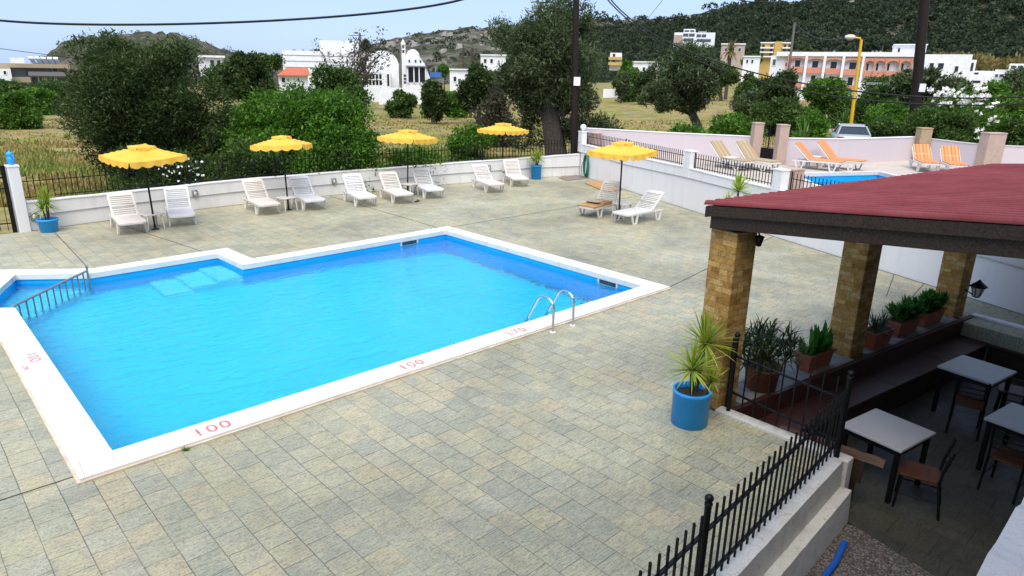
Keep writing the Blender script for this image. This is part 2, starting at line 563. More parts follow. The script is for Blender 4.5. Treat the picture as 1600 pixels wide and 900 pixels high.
L = {}
L['olive_dark'] = leafmat('dark_olive_leaves', [(.020, .040, .008), (.036, .064, .015), (.062, .095, .028), (.125, .16, .065)])
L['olive'] = leafmat('olive_leaves', [(.034, .056, .017), (.060, .090, .032), (.098, .132, .055), (.18, .21, .12)])
L['lentisk'] = leafmat('bright_shrub_leaves', [(0.029, 0.088, 0.010), (0.055, 0.150, 0.016), (0.091, 0.208, 0.023), (0.156, 0.286, 0.042)])
L['darkgreen'] = leafmat('dark_shrub_leaves', [(0.026, 0.061, 0.013), (0.049, 0.099, 0.020), (0.078, 0.138, 0.032), (0.131, 0.196, 0.052)])
L['green'] = leafmat('garden_leaves', [(0.031, 0.088, 0.011), (0.055, 0.143, 0.015), (0.099, 0.198, 0.024), (0.154, 0.264, 0.039)])
L['pine'] = leafmat('pine_needles', [(.030, .042, .023), (.040, .056, .029), (.052, .070, .037), (.066, .084, .046)], .35, .6, .13)  # lightened and greyed so the colour carries the hill haze
L['brownish'] = leafmat('brownish_leaves', [(0.040, 0.036, 0.022), (0.060, 0.056, 0.036), (0.080, 0.080, 0.052), (0.120, 0.108, 0.072)])
L['straw'] = leafmat('dry_reeds', [(.20, .14, .05), (.28, .20, .07), (.20, .20, .07), (.34, .26, .10)])
L['yucca'] = leafmat('yucca_leaves', [(.13, .24, .022), (.22, .34, .035), (.34, .42, .05), (.44, .46, .07)], .3)
L['spider'] = leafmat('dull_green_leaves', [(.014, .034, .010), (.024, .050, .014), (.04, .07, .02), (.10, .09, .045)], .2)
L['aspidistra'] = leafmat('broad_green_leaves', [(.03, .13, .015), (.045, .18, .022), (.07, .22, .032)], .25)
L['agave'] = leafmat('agave_leaves', [(.06, .13, .03), (.10, .19, .04), (.15, .24, .06)], .2)


# ------------------------------------------------------------------ mesh helpers
class MB:
    def __init__(s):
        s.v = []; s.f = []; s.smooth = set()

    def add(s, vs, fs, smooth=False):
        o = len(s.v)
        s.v += [tuple(float(q) for q in v) for v in vs]
        for f in fs:
            if smooth:
                s.smooth.add(len(s.f))
            s.f.append(tuple(i + o for i in f))
        return s

    def box(s, x0, y0, z0, x1, y1, z1):
        return s.add([(x0, y0, z0), (x1, y0, z0), (x1, y1, z0), (x0, y1, z0), (x0, y0, z1), (x1, y0, z1), (x1, y1, z1), (x0, y1, z1)],
                     [(0, 3, 2, 1), (4, 5, 6, 7), (0, 1, 5, 4), (1, 2, 6, 5), (2, 3, 7, 6), (3, 0, 4, 7)])

    def beam(s, a, b, w, h, up=(0, 0, 1)):
        """square bar from a to b"""
        a = Vector(a); b = Vector(b); d = (b - a).normalized(); up = Vector(up)
        sd = d.cross(up)
        if sd.length < 1e-4:
            sd = d.cross(Vector((1, 0, 0)))
        sd.normalize(); u = sd.cross(d)
        vs = []
        for p in (a, b):
            for i, j in ((-1, -1), (1, -1), (1, 1), (-1, 1)):
                vs.append(p + sd * (i * w / 2) + u * (j * h / 2))
        return s.add(vs, [(0, 1, 2, 3), (7, 6, 5, 4), (0, 4, 5, 1), (1, 5, 6, 2), (2, 6, 7, 3), (3, 7, 4, 0)])

    def prism(s, poly, z0, z1):
        n = len(poly)
        a = sum(poly[i][0] * poly[(i + 1) % n][1] - poly[(i + 1) % n][0] * poly[i][1] for i in range(n))
        if a < 0:
            poly = poly[::-1]
        return s.add([(x, y, z0) for x, y in poly] + [(x, y, z1) for x, y in poly],
                     [tuple(range(n))[::-1], tuple(range(n, 2 * n))] + [(i, (i + 1) % n, n + (i + 1) % n, n + i) for i in range(n)])

    def tube(s, pts, r, n=8, cap=True, closed=False):
        pts = [Vector(p) for p in pts]
        rs = r if isinstance(r, (list, tuple)) else [r] * len(pts)
        vs = []; fs = []; prev = None
        m = len(pts)
        for i, p in enumerate(pts):
            if closed:
                d = pts[(i + 1) % m] - pts[i - 1]
            else:
                d = pts[min(i + 1, m - 1)] - pts[max(i - 1, 0)]
            d.normalize()
            if prev is None:
                prev = d.orthogonal().normalized()
            u = (prev - d * prev.dot(d))
            if u.length < 1e-5:
                u = d.orthogonal()
            u.normalize(); prev = u; w = d.cross(u)
            for k in range(n):
                a = 2 * math.pi * k / n
                vs.append(p + (u * math.cos(a) + w * math.sin(a)) * rs[i])
        for i in range(m if closed else m - 1):
            j = (i + 1) % m
            for k in range(n):
                fs.append((i * n + k, i * n + (k + 1) % n, j * n + (k + 1) % n, j * n + k))
        s.add(vs, fs, True)
        if cap and not closed:
            s.add(vs[:n], [tuple(range(n))[::-1]]); s.add(vs[-n:], [tuple(range(n))])
        return s

    def lathe(s, prof, n=24, cx=0, cy=0):
        vs = []; fs = []
        for r, z in prof:
            for k in range(n):
                a = 2 * math.pi * k / n
                vs.append((cx + r * math.cos(a), cy + r * math.sin(a), z))
        for i in range(len(prof) - 1):
            for k in range(n):
                fs.append((i * n + k, i * n + (k + 1) % n, (i + 1) * n + (k + 1) % n, (i + 1) * n + k))
        s.add(vs, fs, True)
        if prof[0][0] > 1e-4:
            s.add(vs[:n], [tuple(range(n))[::-1]])
        if prof[-1][0] > 1e-4:
            s.add(vs[-n:], [tuple(range(n))])
        return s

    def ball(s, c, r, n=12, rings=8, sz=1.0):
        prof = []
        for i in range(rings + 1):
            a = -math.pi / 2 + math.pi * i / rings
            prof.append((max(1e-5, r * math.cos(a)), c[2] + r * sz * math.sin(a)))
        return s.lathe(prof, n, c[0], c[1])

    def build(s, name, mat, parent=None, bevel=0.0, loc=None):
        me = bpy.data.meshes.new(name)
        me.from_pydata(s.v, [], s.f)
        if s.smooth:
            me.polygons.foreach_set('use_smooth', [i in s.smooth for i in range(len(s.f))])
        for m in (mat if isinstance(mat, list) else [mat]):
            me.materials.append(m)
        me.update()
        o = bpy.data.objects.new(name, me)
        C.objects.link(o)
        if parent is not None:
            o.parent = parent
        if loc is not None:
            o.location = loc
        if bevel:
            b = o.modifiers.new('edge', 'BEVEL'); b.width = bevel; b.segments = 2; b.limit_method = 'ANGLE'
        return o


def np_mesh(name, verts, quads, mat, parent=None, smooth=False):
    """mesh from numpy arrays: verts (n,3), faces (m,k)"""
    me = bpy.data.meshes.new(name)
    verts = np.asarray(verts, np.float32); quads = np.asarray(quads, np.int32)
    k = quads.shape[1]
    me.vertices.add(len(verts)); me.vertices.foreach_set('co', verts.ravel())
    me.loops.add(quads.size); me.loops.foreach_set('vertex_index', quads.ravel())
    me.polygons.add(len(quads))
    me.polygons.foreach_set('loop_start', np.arange(0, quads.size, k, dtype=np.int32))
    me.update(calc_edges=True)
    me.validate()
    if smooth:
        me.polygons.foreach_set('use_smooth', np.ones(len(quads), bool))
    me.materials.append(mat)
    o = bpy.data.objects.new(name, me); C.objects.link(o)
    if parent is not None:
        o.parent = parent
    return o


def tag(o, label=None, cat=None, group=None, kind=None):
    if label: o['label'] = label
    if cat: o['category'] = cat
    if group: o['group'] = group
    if kind: o['kind'] = kind
    return o


def thing(name, label, cat, loc=(0, 0, 0), rotz=0.0, group=None):
    o = bpy.data.objects.new(name, None); C.objects.link(o)
    o.empty_display_size = .2
    o.location = tuple(float(q) for q in loc); o.rotation_euler = (0, 0, rotz)
    return tag(o, label, cat, group)


def copy_tree(o, parent=None):
    c = o.copy(); C.objects.link(c)
    if parent is not None:
        c.parent = parent
    for ch in o.children:
        copy_tree(ch, c)
    return c


def struct(o):
    o['kind'] = 'structure'
    return o


# leaves -----------------------------------------------------------
def unit(a):
    return a / np.maximum(1e-6, np.linalg.norm(a, axis=1, keepdims=True))


def leaf_arrays(cent, dirs, Ls, Ws, rng):
    """folded diamond leaves"""
    n = len(cent)
    d = unit(dirs)
    w = unit(np.cross(d, rng.normal(size=(n, 3))))
    Ls = np.broadcast_to(np.asarray(Ls, float).reshape(-1, 1), (n, 1)); Ws = np.broadcast_to(np.asarray(Ws, float).reshape(-1, 1), (n, 1))
    v = np.stack([cent - d * Ls * .5, cent + w * Ws * .5 - d * Ls * .06, cent + d * Ls * .5, cent - w * Ws * .5 - d * Ls * .06], 1)
    return v.reshape(-1, 3), np.arange(n * 4).reshape(-1, 4)


def clump_leaves(clumps, n, Lsize, Wsize, rng, up=.25, shell=.55):
    """clumps: rows of (x, y, z, rx, ry, rz); leaves spread through each, more of them towards its skin"""
    cl = np.asarray(clumps, float)
    vol = (cl[:, 3] * cl[:, 4] * cl[:, 5]) ** (2 / 3)
    idx = rng.choice(len(cl), n, p=vol / vol.sum())
    u = unit(rng.normal(size=(n, 3)))
    r = (shell + (1 - shell) * rng.random((n, 1))) * (1 + .18 * rng.normal(size=(n, 1)).clip(-1, 2))
    c = cl[idx, :3] + u * r * cl[idx, 3:]
    d = u * .8 + rng.normal(size=(n, 3)) * .7 + np.array([0, 0, up])
    s = .62 + 1.15 * rng.random(n) ** 2.5
    return leaf_arrays(c, d, Lsize * s, Wsize * s, rng)


def crown_clumps(c, r, k, rng, rel=.34, flat=1.0, skin=.78):
    """sub clumps spread over the skin of a large ellipsoid"""
    u = unit(rng.normal(size=(k, 3)))
    q = skin * rng.random((k, 1)) ** .35 * (.88 + .30 * rng.random((k, 1)))
    p = np.asarray(c) + u * q * np.asarray(r)
    s = rel * (.45 + .95 * rng.random((k, 1)))
    m = np.mean(r)
    return np.hstack([p, s * (np.asarray(r) * .5 + m * .5) * np.array([1, 1, flat])])


def limb(mb, a, b, r0, r1, rng, n=5, wob=.12):
    a = np.array(a, float); b = np.array(b, float)
    ln = np.linalg.norm(b - a)
    pts = [a + (b - a) * t + rng.normal(size=3) * wob * ln * math.sin(math.pi * t) * .4 for t in np.linspace(0, 1, n)]
    mb.tube(pts, [r0 + (r1 - r0) * t for t in np.linspace(0, 1, n)], 7)
    return pts


def tree(name, label, cat, px0, px1, py0, py1, D, leaf, n, size, k=26, seed=1, trunk=None, rel=.34, group=None, depth=1.0, aspect=.4, trunkr=None, up=.25, base=None, lobes=None, flat=1.0, gz=None, skirt=False):
    rng = np.random.default_rng(seed)
    c = P((px0 + px1) / 2, (py0 + py1) / 2, D)
    m = mpp(c)
    rx = (px1 - px0) / 2 * m; rz = (py1 - py0) / 2 * m
    bx, by = (P(base, py1, D)[:2] if base else c[:2])
    z0 = ground_z(bx, by) if gz is None else gz
    root = thing(name, label, cat, (bx, by, z0), YAW, group)
    off = np.array([RH.dot(np.array([c[0] - bx, c[1] - by, 0])), 0, c[2] - z0])
    R = np.array([rx, rx * depth, rz]) / 1.10
    cl = crown_clumps(off, R, k, rng, rel, flat)
    if lobes:
        for (lx0, lx1, ly0, ly1) in lobes:
            lc = P((lx0 + lx1) / 2, (ly0 + ly1) / 2, D)
            lo = np.array([RH.dot(lc - np.array([bx, by, 0])), rng.normal() * .3, lc[2] - z0])
            lr = np.array([(lx1 - lx0) / 2 * m, (lx1 - lx0) / 2 * m, (ly1 - ly0) / 2 * m]) / 1.1
            cl = np.vstack([cl, crown_clumps(lo, lr, 8, rng, .45, flat)])
    if skirt:
        zlow = off[2] - R[2] * .3
        k2 = 14
        a2 = rng.random(k2) * 6.28; r2 = rng.random(k2) ** .5
        zz = rng.random(k2) * max(.1, zlow)
        sz = np.full(k2, max(.35, zlow * .45)) * (.7 + .6 * rng.random(k2))
        add_ = np.stack([off[0] + np.cos(a2) * r2 * R[0] * .8, off[1] + np.sin(a2) * r2 * R[1] * .8, zz, sz * 1.1, sz * 1.1, sz * .9], 1)
        cl = np.vstack([cl, add_])
    v, f = clump_leaves(cl, n, size, size * aspect, rng, up)
    np_mesh('crown', v, f, leaf, root)
    tr = trunkr or max(.06, rx * .09)
    mb = MB()
    top = off + np.array([0, 0, -R[2] * .35])
    pts = limb(mb, (0, 0, -.3), top, tr * 1.25, tr * .7, rng, 6, .1)
    for i in rng.choice(len(cl), min(len(cl), trunk or 9), replace=False):
        q = cl[i, :3]
        limb(mb, pts[rng.integers(3, 6)], q, tr * .45, tr * .1, rng, 5, .15)
    mb.build('trunk', M['bark'], root)
    return root


def shrub(*a, **k):
    if len(a) <= 18: k.setdefault('trunkr', .07)
    if len(a) <= 13: k.setdefault('trunk', 6)
    k.setdefault('skirt', True)
    return tree(*a, **k)


# blades (yucca, agave, grasses) -----------------------------------
def blades(c, n, Ln, W, rng, el0=.0, el1=1.4, droop=.5, segs=4):
    V = []; Fq = []
    for i in range(n):
        az = rng.random() * 2 * math.pi
        el = el0 + (el1 - el0) * rng.random()
        L_ = Ln * (.7 + .45 * rng.random())
        d = np.array([math.cos(az) * math.cos(el), math.sin(az) * math.cos(el), math.sin(el)])
        sd = np.array([-math.sin(az), math.cos(az), 0])
        p = np.array(c, float) + d * Ln * .05
        o = len(V)
        for s in range(segs + 1):
            t = s / segs
            w = W * (.55 + 1.6 * t - 2.15 * t * t) if t < 1 else W * .03
            w = max(w, W * .03)
            V.append(p - sd * w / 2); V.append(p + sd * w / 2)
            d = d + np.array([0, 0, -droop / segs * (.4 + t)]) * math.cos(el) * (.7 + .6 * rng.random())
            d /= np.linalg.norm(d)
            p = p + d * L_ / segs
        for s in range(segs):
            Fq.append((o + 2 * s, o + 2 * s + 1, o + 2 * s + 3, o + 2 * s + 2))
    return V, Fq


def join_blades(parts):
    V = []; Fq = []
    for v, f in parts:
        o = len(V); V += list(v); Fq += [tuple(i + o for i in q) for q in f]
    return np.array(V), np.array(Fq)


# ================================================================== SETTING
def fill_poly(name, outer, holes, z, mat, z_bottom=None):
    bm = bmesh.new()
    edges = []
    for loop in [outer] + holes:
        vs = [bm.verts.new((x, y, z)) for x, y in loop]
        for i in range(len(vs)):
            edges.append(bm.edges.new((vs[i], vs[(i + 1) % len(vs)])))
    bmesh.ops.triangle_fill(bm, use_beauty=True, use_dissolve=False, edges=edges)
    bmesh.ops.recalc_face_normals(bm, faces=bm.faces)
    for f in bm.faces:
        if f.normal.z < 0:
            f.normal_flip()
    if z_bottom is not None:
        for loop in [outer]:
            n = len(loop)
            for i in range(n):
                a = loop[i]; b = loop[(i + 1) % n]
                q = [bm.verts.new((a[0], a[1], z)), bm.verts.new((b[0], b[1], z)), bm.verts.new((b[0], b[1], z_bottom)), bm.verts.new((a[0], a[1], z_bottom))]
                bm.faces.new(q)
    me = bpy.data.meshes.new(name); bm.to_mesh(me); bm.free()
    me.materials.append(mat)
    o = bpy.data.objects.new(name, me); C.objects.link(o)
    return o


def offset_poly(poly, d):
    n = len(poly); out = []
    a = sum(poly[i][0] * poly[(i + 1) % n][1] - poly[(i + 1) % n][0] * poly[i][1] for i in range(n))
    sg = 1 if a > 0 else -1
    for i in range(n):
        p0 = Vector(poly[i - 1]); p1 = Vector(poly[i]); p2 = Vector(poly[(i + 1) % n])
        d1 = (p1 - p0).normalized(); d2 = (p2 - p1).normalized()
        n1 = Vector((d1.y, -d1.x)) * sg; n2 = Vector((d2.y, -d2.x)) * sg
        b = (n1 + n2); b.normalize()
        k = d / max(.3, b.dot(n1))
        out.append((p1.x + b.x * k, p1.y + b.y * k))
    return out


# ground sheet
def ground_sheet():
    fs = list(np.arange(-30, 46, .7)) + list(np.geomspace(46, 4000, 60)[1:])
    cs = list(-np.geomspace(34, 4000, 40)[::-1]) + list(np.arange(-33, 34, .8)) + list(np.geomspace(34, 4000, 40))
    V = []
    for f in fs:
        for c in cs:
            p = FH * f + RH * c
            z = ground_z(p[0], p[1])
            V.append((p[0], p[1], z))
    nc = len(cs); Q = []
    for i in range(len(fs) - 1):
        for j in range(nc - 1):
            Q.append((i * nc + j, i * nc + j + 1, (i + 1) * nc + j + 1, (i + 1) * nc + j))
    return struct(np_mesh('ground', V, Q, M['ground'], smooth=True))


ground_sheet()

POOL = [(1.37, 7.94), (11.13, 7.94), (11.13, 14.53), (5.55, 14.54), (5.5, 15.87), (2.9, 15.85), (1.74, 16.70), (.91, 14.68), (1.39, 14.30)]
COP_OUT = offset_poly(POOL, .40)
WALL_A = (22.48, 19.75); WALL_B = (15.35, 2.26)
BACK = [(2.62, 21.36), (5.0, 21.66), (8.34, 21.80), (11.42, 21.58), (16.4, 21.12), (20.26, 20.42), (22.48, 19.78)]
terr_outer = [(-14, 1.15), (7.45, 2.50), (7.45, 4.14), (14.35, 3.16), (14.0, 2.9), (13.2, -1.2), (14.0, -1.2), (15.3, 2.2), (22.48, 19.78)] + BACK[::-1][1:] + [(-14, 20.4)]
o = struct(fill_poly('terrace', terr_outer, [offset_poly(POOL, .36)], 0.0, M['paving'], -1.5))

# expansion joints in the terrace
mb = MB()
for a, b in (((11.53, 7.6), (18.4, 8.6)), ((11.3, 14.95), (11.45, 21.5)), ((-3, 7.72), (.97, 7.72)), ((11.5, 14.95), (20.6, 14.9)), ((3.0, 16.4), (3.2, 21.3)), ((-6, 18.3), (1.0, 17.0)), ((5.4, 16.3), (4.6, 21.6)), ((14.6, 5.0), (16.9, 6.2)), ((14.5, 4.4), (16.4, 4.9)), ((14.5, 4.0), (16.1, 4.2))):
    mb.beam((a[0], a[1], .003), (b[0], b[1], .003), .016, .004)
wa = np.array(WALL_A); wb = np.array(WALL_B); wn = np.array([-(wb - wa)[1], (wb - wa)[0]]); wn = wn / np.linalg.norm(wn)
mb.beam(tuple(wa - wn * .012) + (.003,), tuple(wb - wn * .012) + (.003,), .022, .004)
for (ax, ay), (bx_, by_) in zip(BACK[:-1], BACK[1:]):
    mb.beam((ax, ay - .012, .003), (bx_, by_ - .012, .003), .018, .004)
struct(mb.build('terrace_joint', M['joint']))

# lower dining floor and the pebbled strip beside it
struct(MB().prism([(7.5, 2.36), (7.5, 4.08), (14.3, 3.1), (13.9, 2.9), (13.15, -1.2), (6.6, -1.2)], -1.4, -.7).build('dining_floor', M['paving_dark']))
struct(MB().prism([(-14, -1.2), (-14, 0.95), (7.40, 2.25), (7.5, 1.95), (6.6, -1.2)], -1.4, -.704).build('pebbled_path', M['terrazzo']))

# ------------------------------------------------------------------ swimming pool
pool = thing('swimming_pool', 'angular blue swimming pool with white coping in the middle of the terrace', 'swimming pool', (0, 0, 0))


def ring(inner, outer, z0, z1, mb):
    n = len(inner)
    for i in range(n):
        j = (i + 1) % n
        a, b, c, d = inner[i], inner[j], outer[j], outer[i]
        mb.add([(a[0], a[1], z1), (b[0], b[1], z1), (c[0], c[1], z1), (d[0], d[1], z1)], [(0, 1, 2, 3)])
        mb.add([(a[0], a[1], z0), (b[0], b[1], z0), (b[0], b[1], z1), (a[0], a[1], z1)], [(3, 2, 1, 0)])
        mb.add([(d[0], d[1], z0), (c[0], c[1], z0), (c[0], c[1], z1), (d[0], d[1], z1)], [(0, 1, 2, 3)])


mb = MB(); ring(POOL, COP_OUT, -.06, .05, mb)
coping = mb.build('coping', M['coping'], pool)
mb = MB(); ring(offset_poly(POOL, .39), offset_poly(POOL, .43), -.05, .022, mb)
mb.build('coping_bed', M['coping_edge'], pool)
WIN = offset_poly(POOL, .03)
mb = MB()
n = len(WIN)
for i in range(n):
    a = WIN[i]; b = WIN[(i + 1) % n]
    mb.add([(a[0], a[1], -1.75), (b[0], b[1], -1.75), (b[0], b[1], -.04), (a[0], a[1], -.04)], [(0, 1, 2, 3)])
mb.build('pool_wall', M['pool_wall'], pool)
mb = MB()
mb.add([(1.3, 7.9, -1.0), (8.0, 7.9, -1.05), (8.0, 15.9, -1.05), (1.3, 15.9, -1.0)], [(0, 1, 2, 3)])
mb.add([(8.0, 7.9, -1.05), (11.2, 7.9, -1.62), (11.2, 15.9, -1.62), (8.0, 15.9, -1.05)], [(0, 1, 2, 3)])
mb.build('pool_floor', M['pool'], pool)
MB().prism([(1.35, 14.34), (2.86, 15.88), (1.74, 16.72), (.88, 14.68)], -1.1, -.62).build('shallow_floor', M['pool'], pool)
st = MB()
for i, (x0, x1, z) in enumerate(((5.03, 5.56, -.42), (4.50, 5.03, -.62), (3.97, 4.50, -.82))):
    s_ = MB(); s_.box(x0, 14.62, -1.08, x1 - .002, 15.84, z)
    s_.build('step', M['pool_step'], pool)
for (x, y, rz) in ((9.95, 14.55, 0.0), (11.15, 8.85, R_(-90))):
    sk = MB()
    for q in ((-.27, -.02, -.215, .27, .02, -.185), (-.27, -.02, -.045, .27, .02, -.012), (-.27, -.02, -.185, -.235, .02, -.045), (.235, -.02, -.185, .27, .02, -.045)):
        sk.box(*q)
    so = sk.build('skimmer', M['plastic'], pool, loc=(x, y, -.02)); so.rotation_euler.z = rz
    so2 = MB().box(-.235, .0, -.185, .235, .012, -.045).build('skimmer_mouth', M['skimmer_dark'], so)


def text_mesh(name, s, size, mat, parent, loc, rotz, stretch=1.0, shear=0.0):
    cu = bpy.data.curves.new(name, 'FONT'); cu.body = s; cu.size = size; cu.extrude = .0015
    cu.shear = shear; cu.space_character = 1.15
    tmp = bpy.data.objects.new(name + '_src', cu); C.objects.link(tmp)
    dg = bpy.context.evaluated_depsgraph_get()
    me = bpy.data.meshes.new_from_object(tmp.evaluated_get(dg))
    bpy.data.objects.remove(tmp)
    me.name = name; me.materials.clear(); me.materials.append(mat)
    o = bpy.data.objects.new(name, me); C.objects.link(o)
    o.parent = parent; o.location = loc; o.rotation_euler.z = rotz; o.scale = (stretch, 1, 1)
    return o


mb = MB()
for x in (1.02, 4.3, 6.4, 9.1):
    mb.beam((x, 7.55, .0515), (x + .02, 7.93, .0515), .006, .003)
for y in (8.9, 10.6, 13.1):
    mb.beam((.98, y, .0515), (1.36, y - .04, .0515), .006, .003)
for y in (9.3, 11.2, 13.0):
    mb.beam((11.14, y, .0515), (11.52, y + .02, .0515), .006, .003)
for x in (6.6, 8.2, 9.7):
    mb.beam((x, 14.55, .0515), (x, 14.93, .0515), .006, .003)
mb.build('joint_lines', simple('coping_joint', (.40, .36, .31), .9), coping)
text_mesh('depth_marking', '100', .27, M['text_red'], coping, (2.16, 7.63, .0525), 0.0)
text_mesh('depth_marking', '100', .25, M['text_red'], coping, (5.05, 7.64, .0525), 0.0)
text_mesh('depth_marking', '170', .25, M['text_red'], coping, (7.15, 7.63, .0525), 0.0)
text_mesh('depth_marking', '100', .20, M['text_red'], coping, (1.15, 11.75, .0525), R_(-90), 1.25)
text_mesh('depth_marking', 'cm', .13, M['text_red'], coping, (1.03, 11.25, .0525), R_(-90))

wp = fill_poly('pool_water', offset_poly(POOL, .025), [], -.15, M['water'])
struct(wp)

# ladder
lad = thing('pool_ladder', 'stainless steel pool ladder with two arched handrails by the near edge', 'pool ladder', (8.15, 7.4, 0))
for sx in (-.25, .25):
    pts = [(sx, -.02, 0.0), (sx, -.02, .42)]
    for a in np.linspace(0, math.pi * .82, 9):
        pts.append((sx, -.02 + .2 - .2 * math.cos(a), .42 + .16 * math.sin(a)))
    pts += [(sx, .64, .0), (sx, .66, -.3), (sx, .66, -.95)]
    h = MB().tube(pts, .0215, 10).build('handrail', M['steel'], lad)
    MB().lathe([(.055, .0), (.055, .012), (.03, .02)], 16, sx, -.02).build('floor_flange', M['plastic'], h)
for z in (-.35, -.6, -.85):
    MB().box(-.25, .63, z - .015, .25, .70, z + .015).build('rung', M['steel'], lad)

# bar rail between the pool and the children's corner
rl = thing('pool_divider_rail', 'slanting steel bar rail dividing the small children’s corner from the pool', 'pool rail', (1.39, 14.3, 0), math.atan2(1.55, 1.5))
Lr = 2.16
MB().tube([(-.05, 0, .09), (Lr - .08, 0, .13)], .024, 8).build('top_rail', M['grey_metal'], rl)
MB().tube([(Lr - .06, 0, -.6), (Lr - .06, 0, .24)], .022, 8).build('end_post', M['grey_metal'], rl)
for i in range(11):
    x = .1 + i * .185
    MB().tube([(x, 0, -.62), (x, 0, .085 + .018 * x)], .016, 6).build('bar', M['grey_metal'], rl)

# ------------------------------------------------------------------ boundary walls
def wall_run(name, label, pts, z0, tops, th, mat, capmat=None, side=1, cat='wall', capname='cap', overhang=.02, capth=.03):
    """wall along a polyline; tops = height at each point; body lies on one side of the line"""
    root = thing(name, label, cat, (pts[0][0], pts[0][1], 0))
    o0 = np.array(pts[0])
    n = len(pts)
    off = []
    for i in range(n):
        d = np.array(pts[min(i + 1, n - 1)]) - np.array(pts[max(i - 1, 0)]); d = d / np.linalg.norm(d)
        off.append(np.array([-d[1], d[0]]) * side)
    body = MB(); cap = MB()

    def strip(mb, a, b, zlo, zhi):
        vs = []
        for i in range(n):
            p = np.array(pts[i]) - o0
            q0 = p + off[i] * a; q1 = p + off[i] * b
            vs += [(q0[0], q0[1], zlo[i]), (q1[0], q1[1], zlo[i]), (q1[0], q1[1], zhi[i]), (q0[0], q0[1], zhi[i])]
        fs = []
        for i in range(n - 1):
            k = 4 * i
            for e in range(4):
                fs.append((k + e, k + (e + 1) % 4, k + 4 + (e + 1) % 4, k + 4 + e))
        fs += [(0, 3, 2, 1), (4 * n - 4, 4 * n - 3, 4 * n - 2, 4 * n - 1)]
        mb.add(vs, fs)
    strip(body, 0, th, [z0] * n, [t - capth for t in tops])
    strip(cap, -overhang, th + overhang, [t - capth + .001 for t in tops], tops)
    body.build('wall_face', mat, root)
    cap.build(capname, capmat or mat, root)
    return root


def subdiv(pts, tops, k=3, j=.012):
    P2 = []; T2 = []
    for i in range(len(pts) - 1):
        for t in range(k):
            a = t / k
            P2.append(tuple(np.array(pts[i]) * (1 - a) + np.array(pts[i + 1]) * a))
            T2.append(tops[i] * (1 - a) + tops[i + 1] * a + random.uniform(-j, j))
    P2.append(pts[-1]); T2.append(tops[-1])
    return P2, T2


bp, bt = subdiv(BACK, [.77, .75, .79, .80, .81, .85, .92], 4)
wall_run('low_wall', 'long low white wall behind the row of sun loungers under the iron fence', bp, -.6, bt, .2, M['white_wall2'], M['white_wall'], side=1)
rw = [WALL_A]
rtop = [1.36]
ud = np.array(WALL_B) - np.array(WALL_A); ul = np.linalg.norm(ud); ud /= ul
for s, z in ((3.7, 1.31), (7.6, 1.34), (11.8, 1.28), (12.1, 1.28), (18.9, 1.22), (24.0, 1.18)):
    rw.append(tuple(np.array(WALL_A) + ud * s)); rtop.append(z)
rp, rt = subdiv(rw, rtop, 4, .008)
wall_run('boundary_wall', 'tall white wall on the right side of the terrace holding up the neighbouring terrace', rp, -.8, rt, .22, M['white_wall'], None, side=1)

RANG = math.atan2(ud[1], ud[0])


def pillar(name, label, cx, cy, rz, w, d, z0, z1, mat, capmat=None, group=None, parent_parts=True):
    root = thing(name, label, 'pillar', (cx, cy, z0), rz, group)
    MB().box(-w / 2, -d / 2, 0, w / 2, d / 2, z1 - z0 - .05).build('shaft', mat, root, .008)
    MB().box(-w / 2 - .015, -d / 2 - .015, z1 - z0 - .049, w / 2 + .015, d / 2 + .015, z1 - z0).build('cap', capmat or mat, root, .008)
    return root


def on_wall(s, off=0.0):
    p = np.array(WALL_A) + ud * s
    nrm = np.array([-ud[1], ud[0]])
    return p + nrm * off


g_ = 'pillars along the white boundary wall'
for s, lab, z1 in ((-.12, 'white wall pillar in the corner of the terrace carrying a white globe lamp', 1.87), (7.75, 'short white wall pillar between the two middle fence panels above the terrace', 1.88), (11.95, 'short white and pink wall pillar beside the far pool, just above the red roof', 1.83)):
    p = on_wall(s, .12)
    pillar('wall_pillar', lab, p[0], p[1], RANG, .36, .27, 1.0, z1, M['white_wall'], None, g_)
    p = on_wall(s, .42)
# pink backs of the same pillars
for s, lab in ((.3, 'low pink stone pillar just behind the corner globe lamp pillar'), (12.0, 'pinkish stone pillar end against the neighbouring pool fence')):
    p = on_wall(s, .50)
    pillar('stone_pillar', lab, p[0], p[1], RANG, .36, .4, .9, 1.84, M['pinkstone'], None)

# conduit pipes along the walls
mb = MB()
pts = []
for i, (s, z) in enumerate(((-.0, 1.0), (2, 1.0), (3.7, .95), (6, .99), (7.7, 1.02), (10.2, 1.01), (14, .95), (18, .87), (19.2, .83))):
    p = on_wall(s, -.018); pts.append((p[0], p[1], z))
tag(mb.tube(pts, .016, 6).build('conduit', M['conduit']), 'thin white conduit pipe running along the tall right boundary wall', 'pipe')
pts = []
for i, (x, y) in enumerate(BACK):
    pts.append((x, y - .022, .40 + .012 * (i % 3)))
tag(MB().tube(pts, .016, 6).build('conduit', M['conduit']), 'thin white conduit pipe running along the low wall behind the loungers', 'pipe')


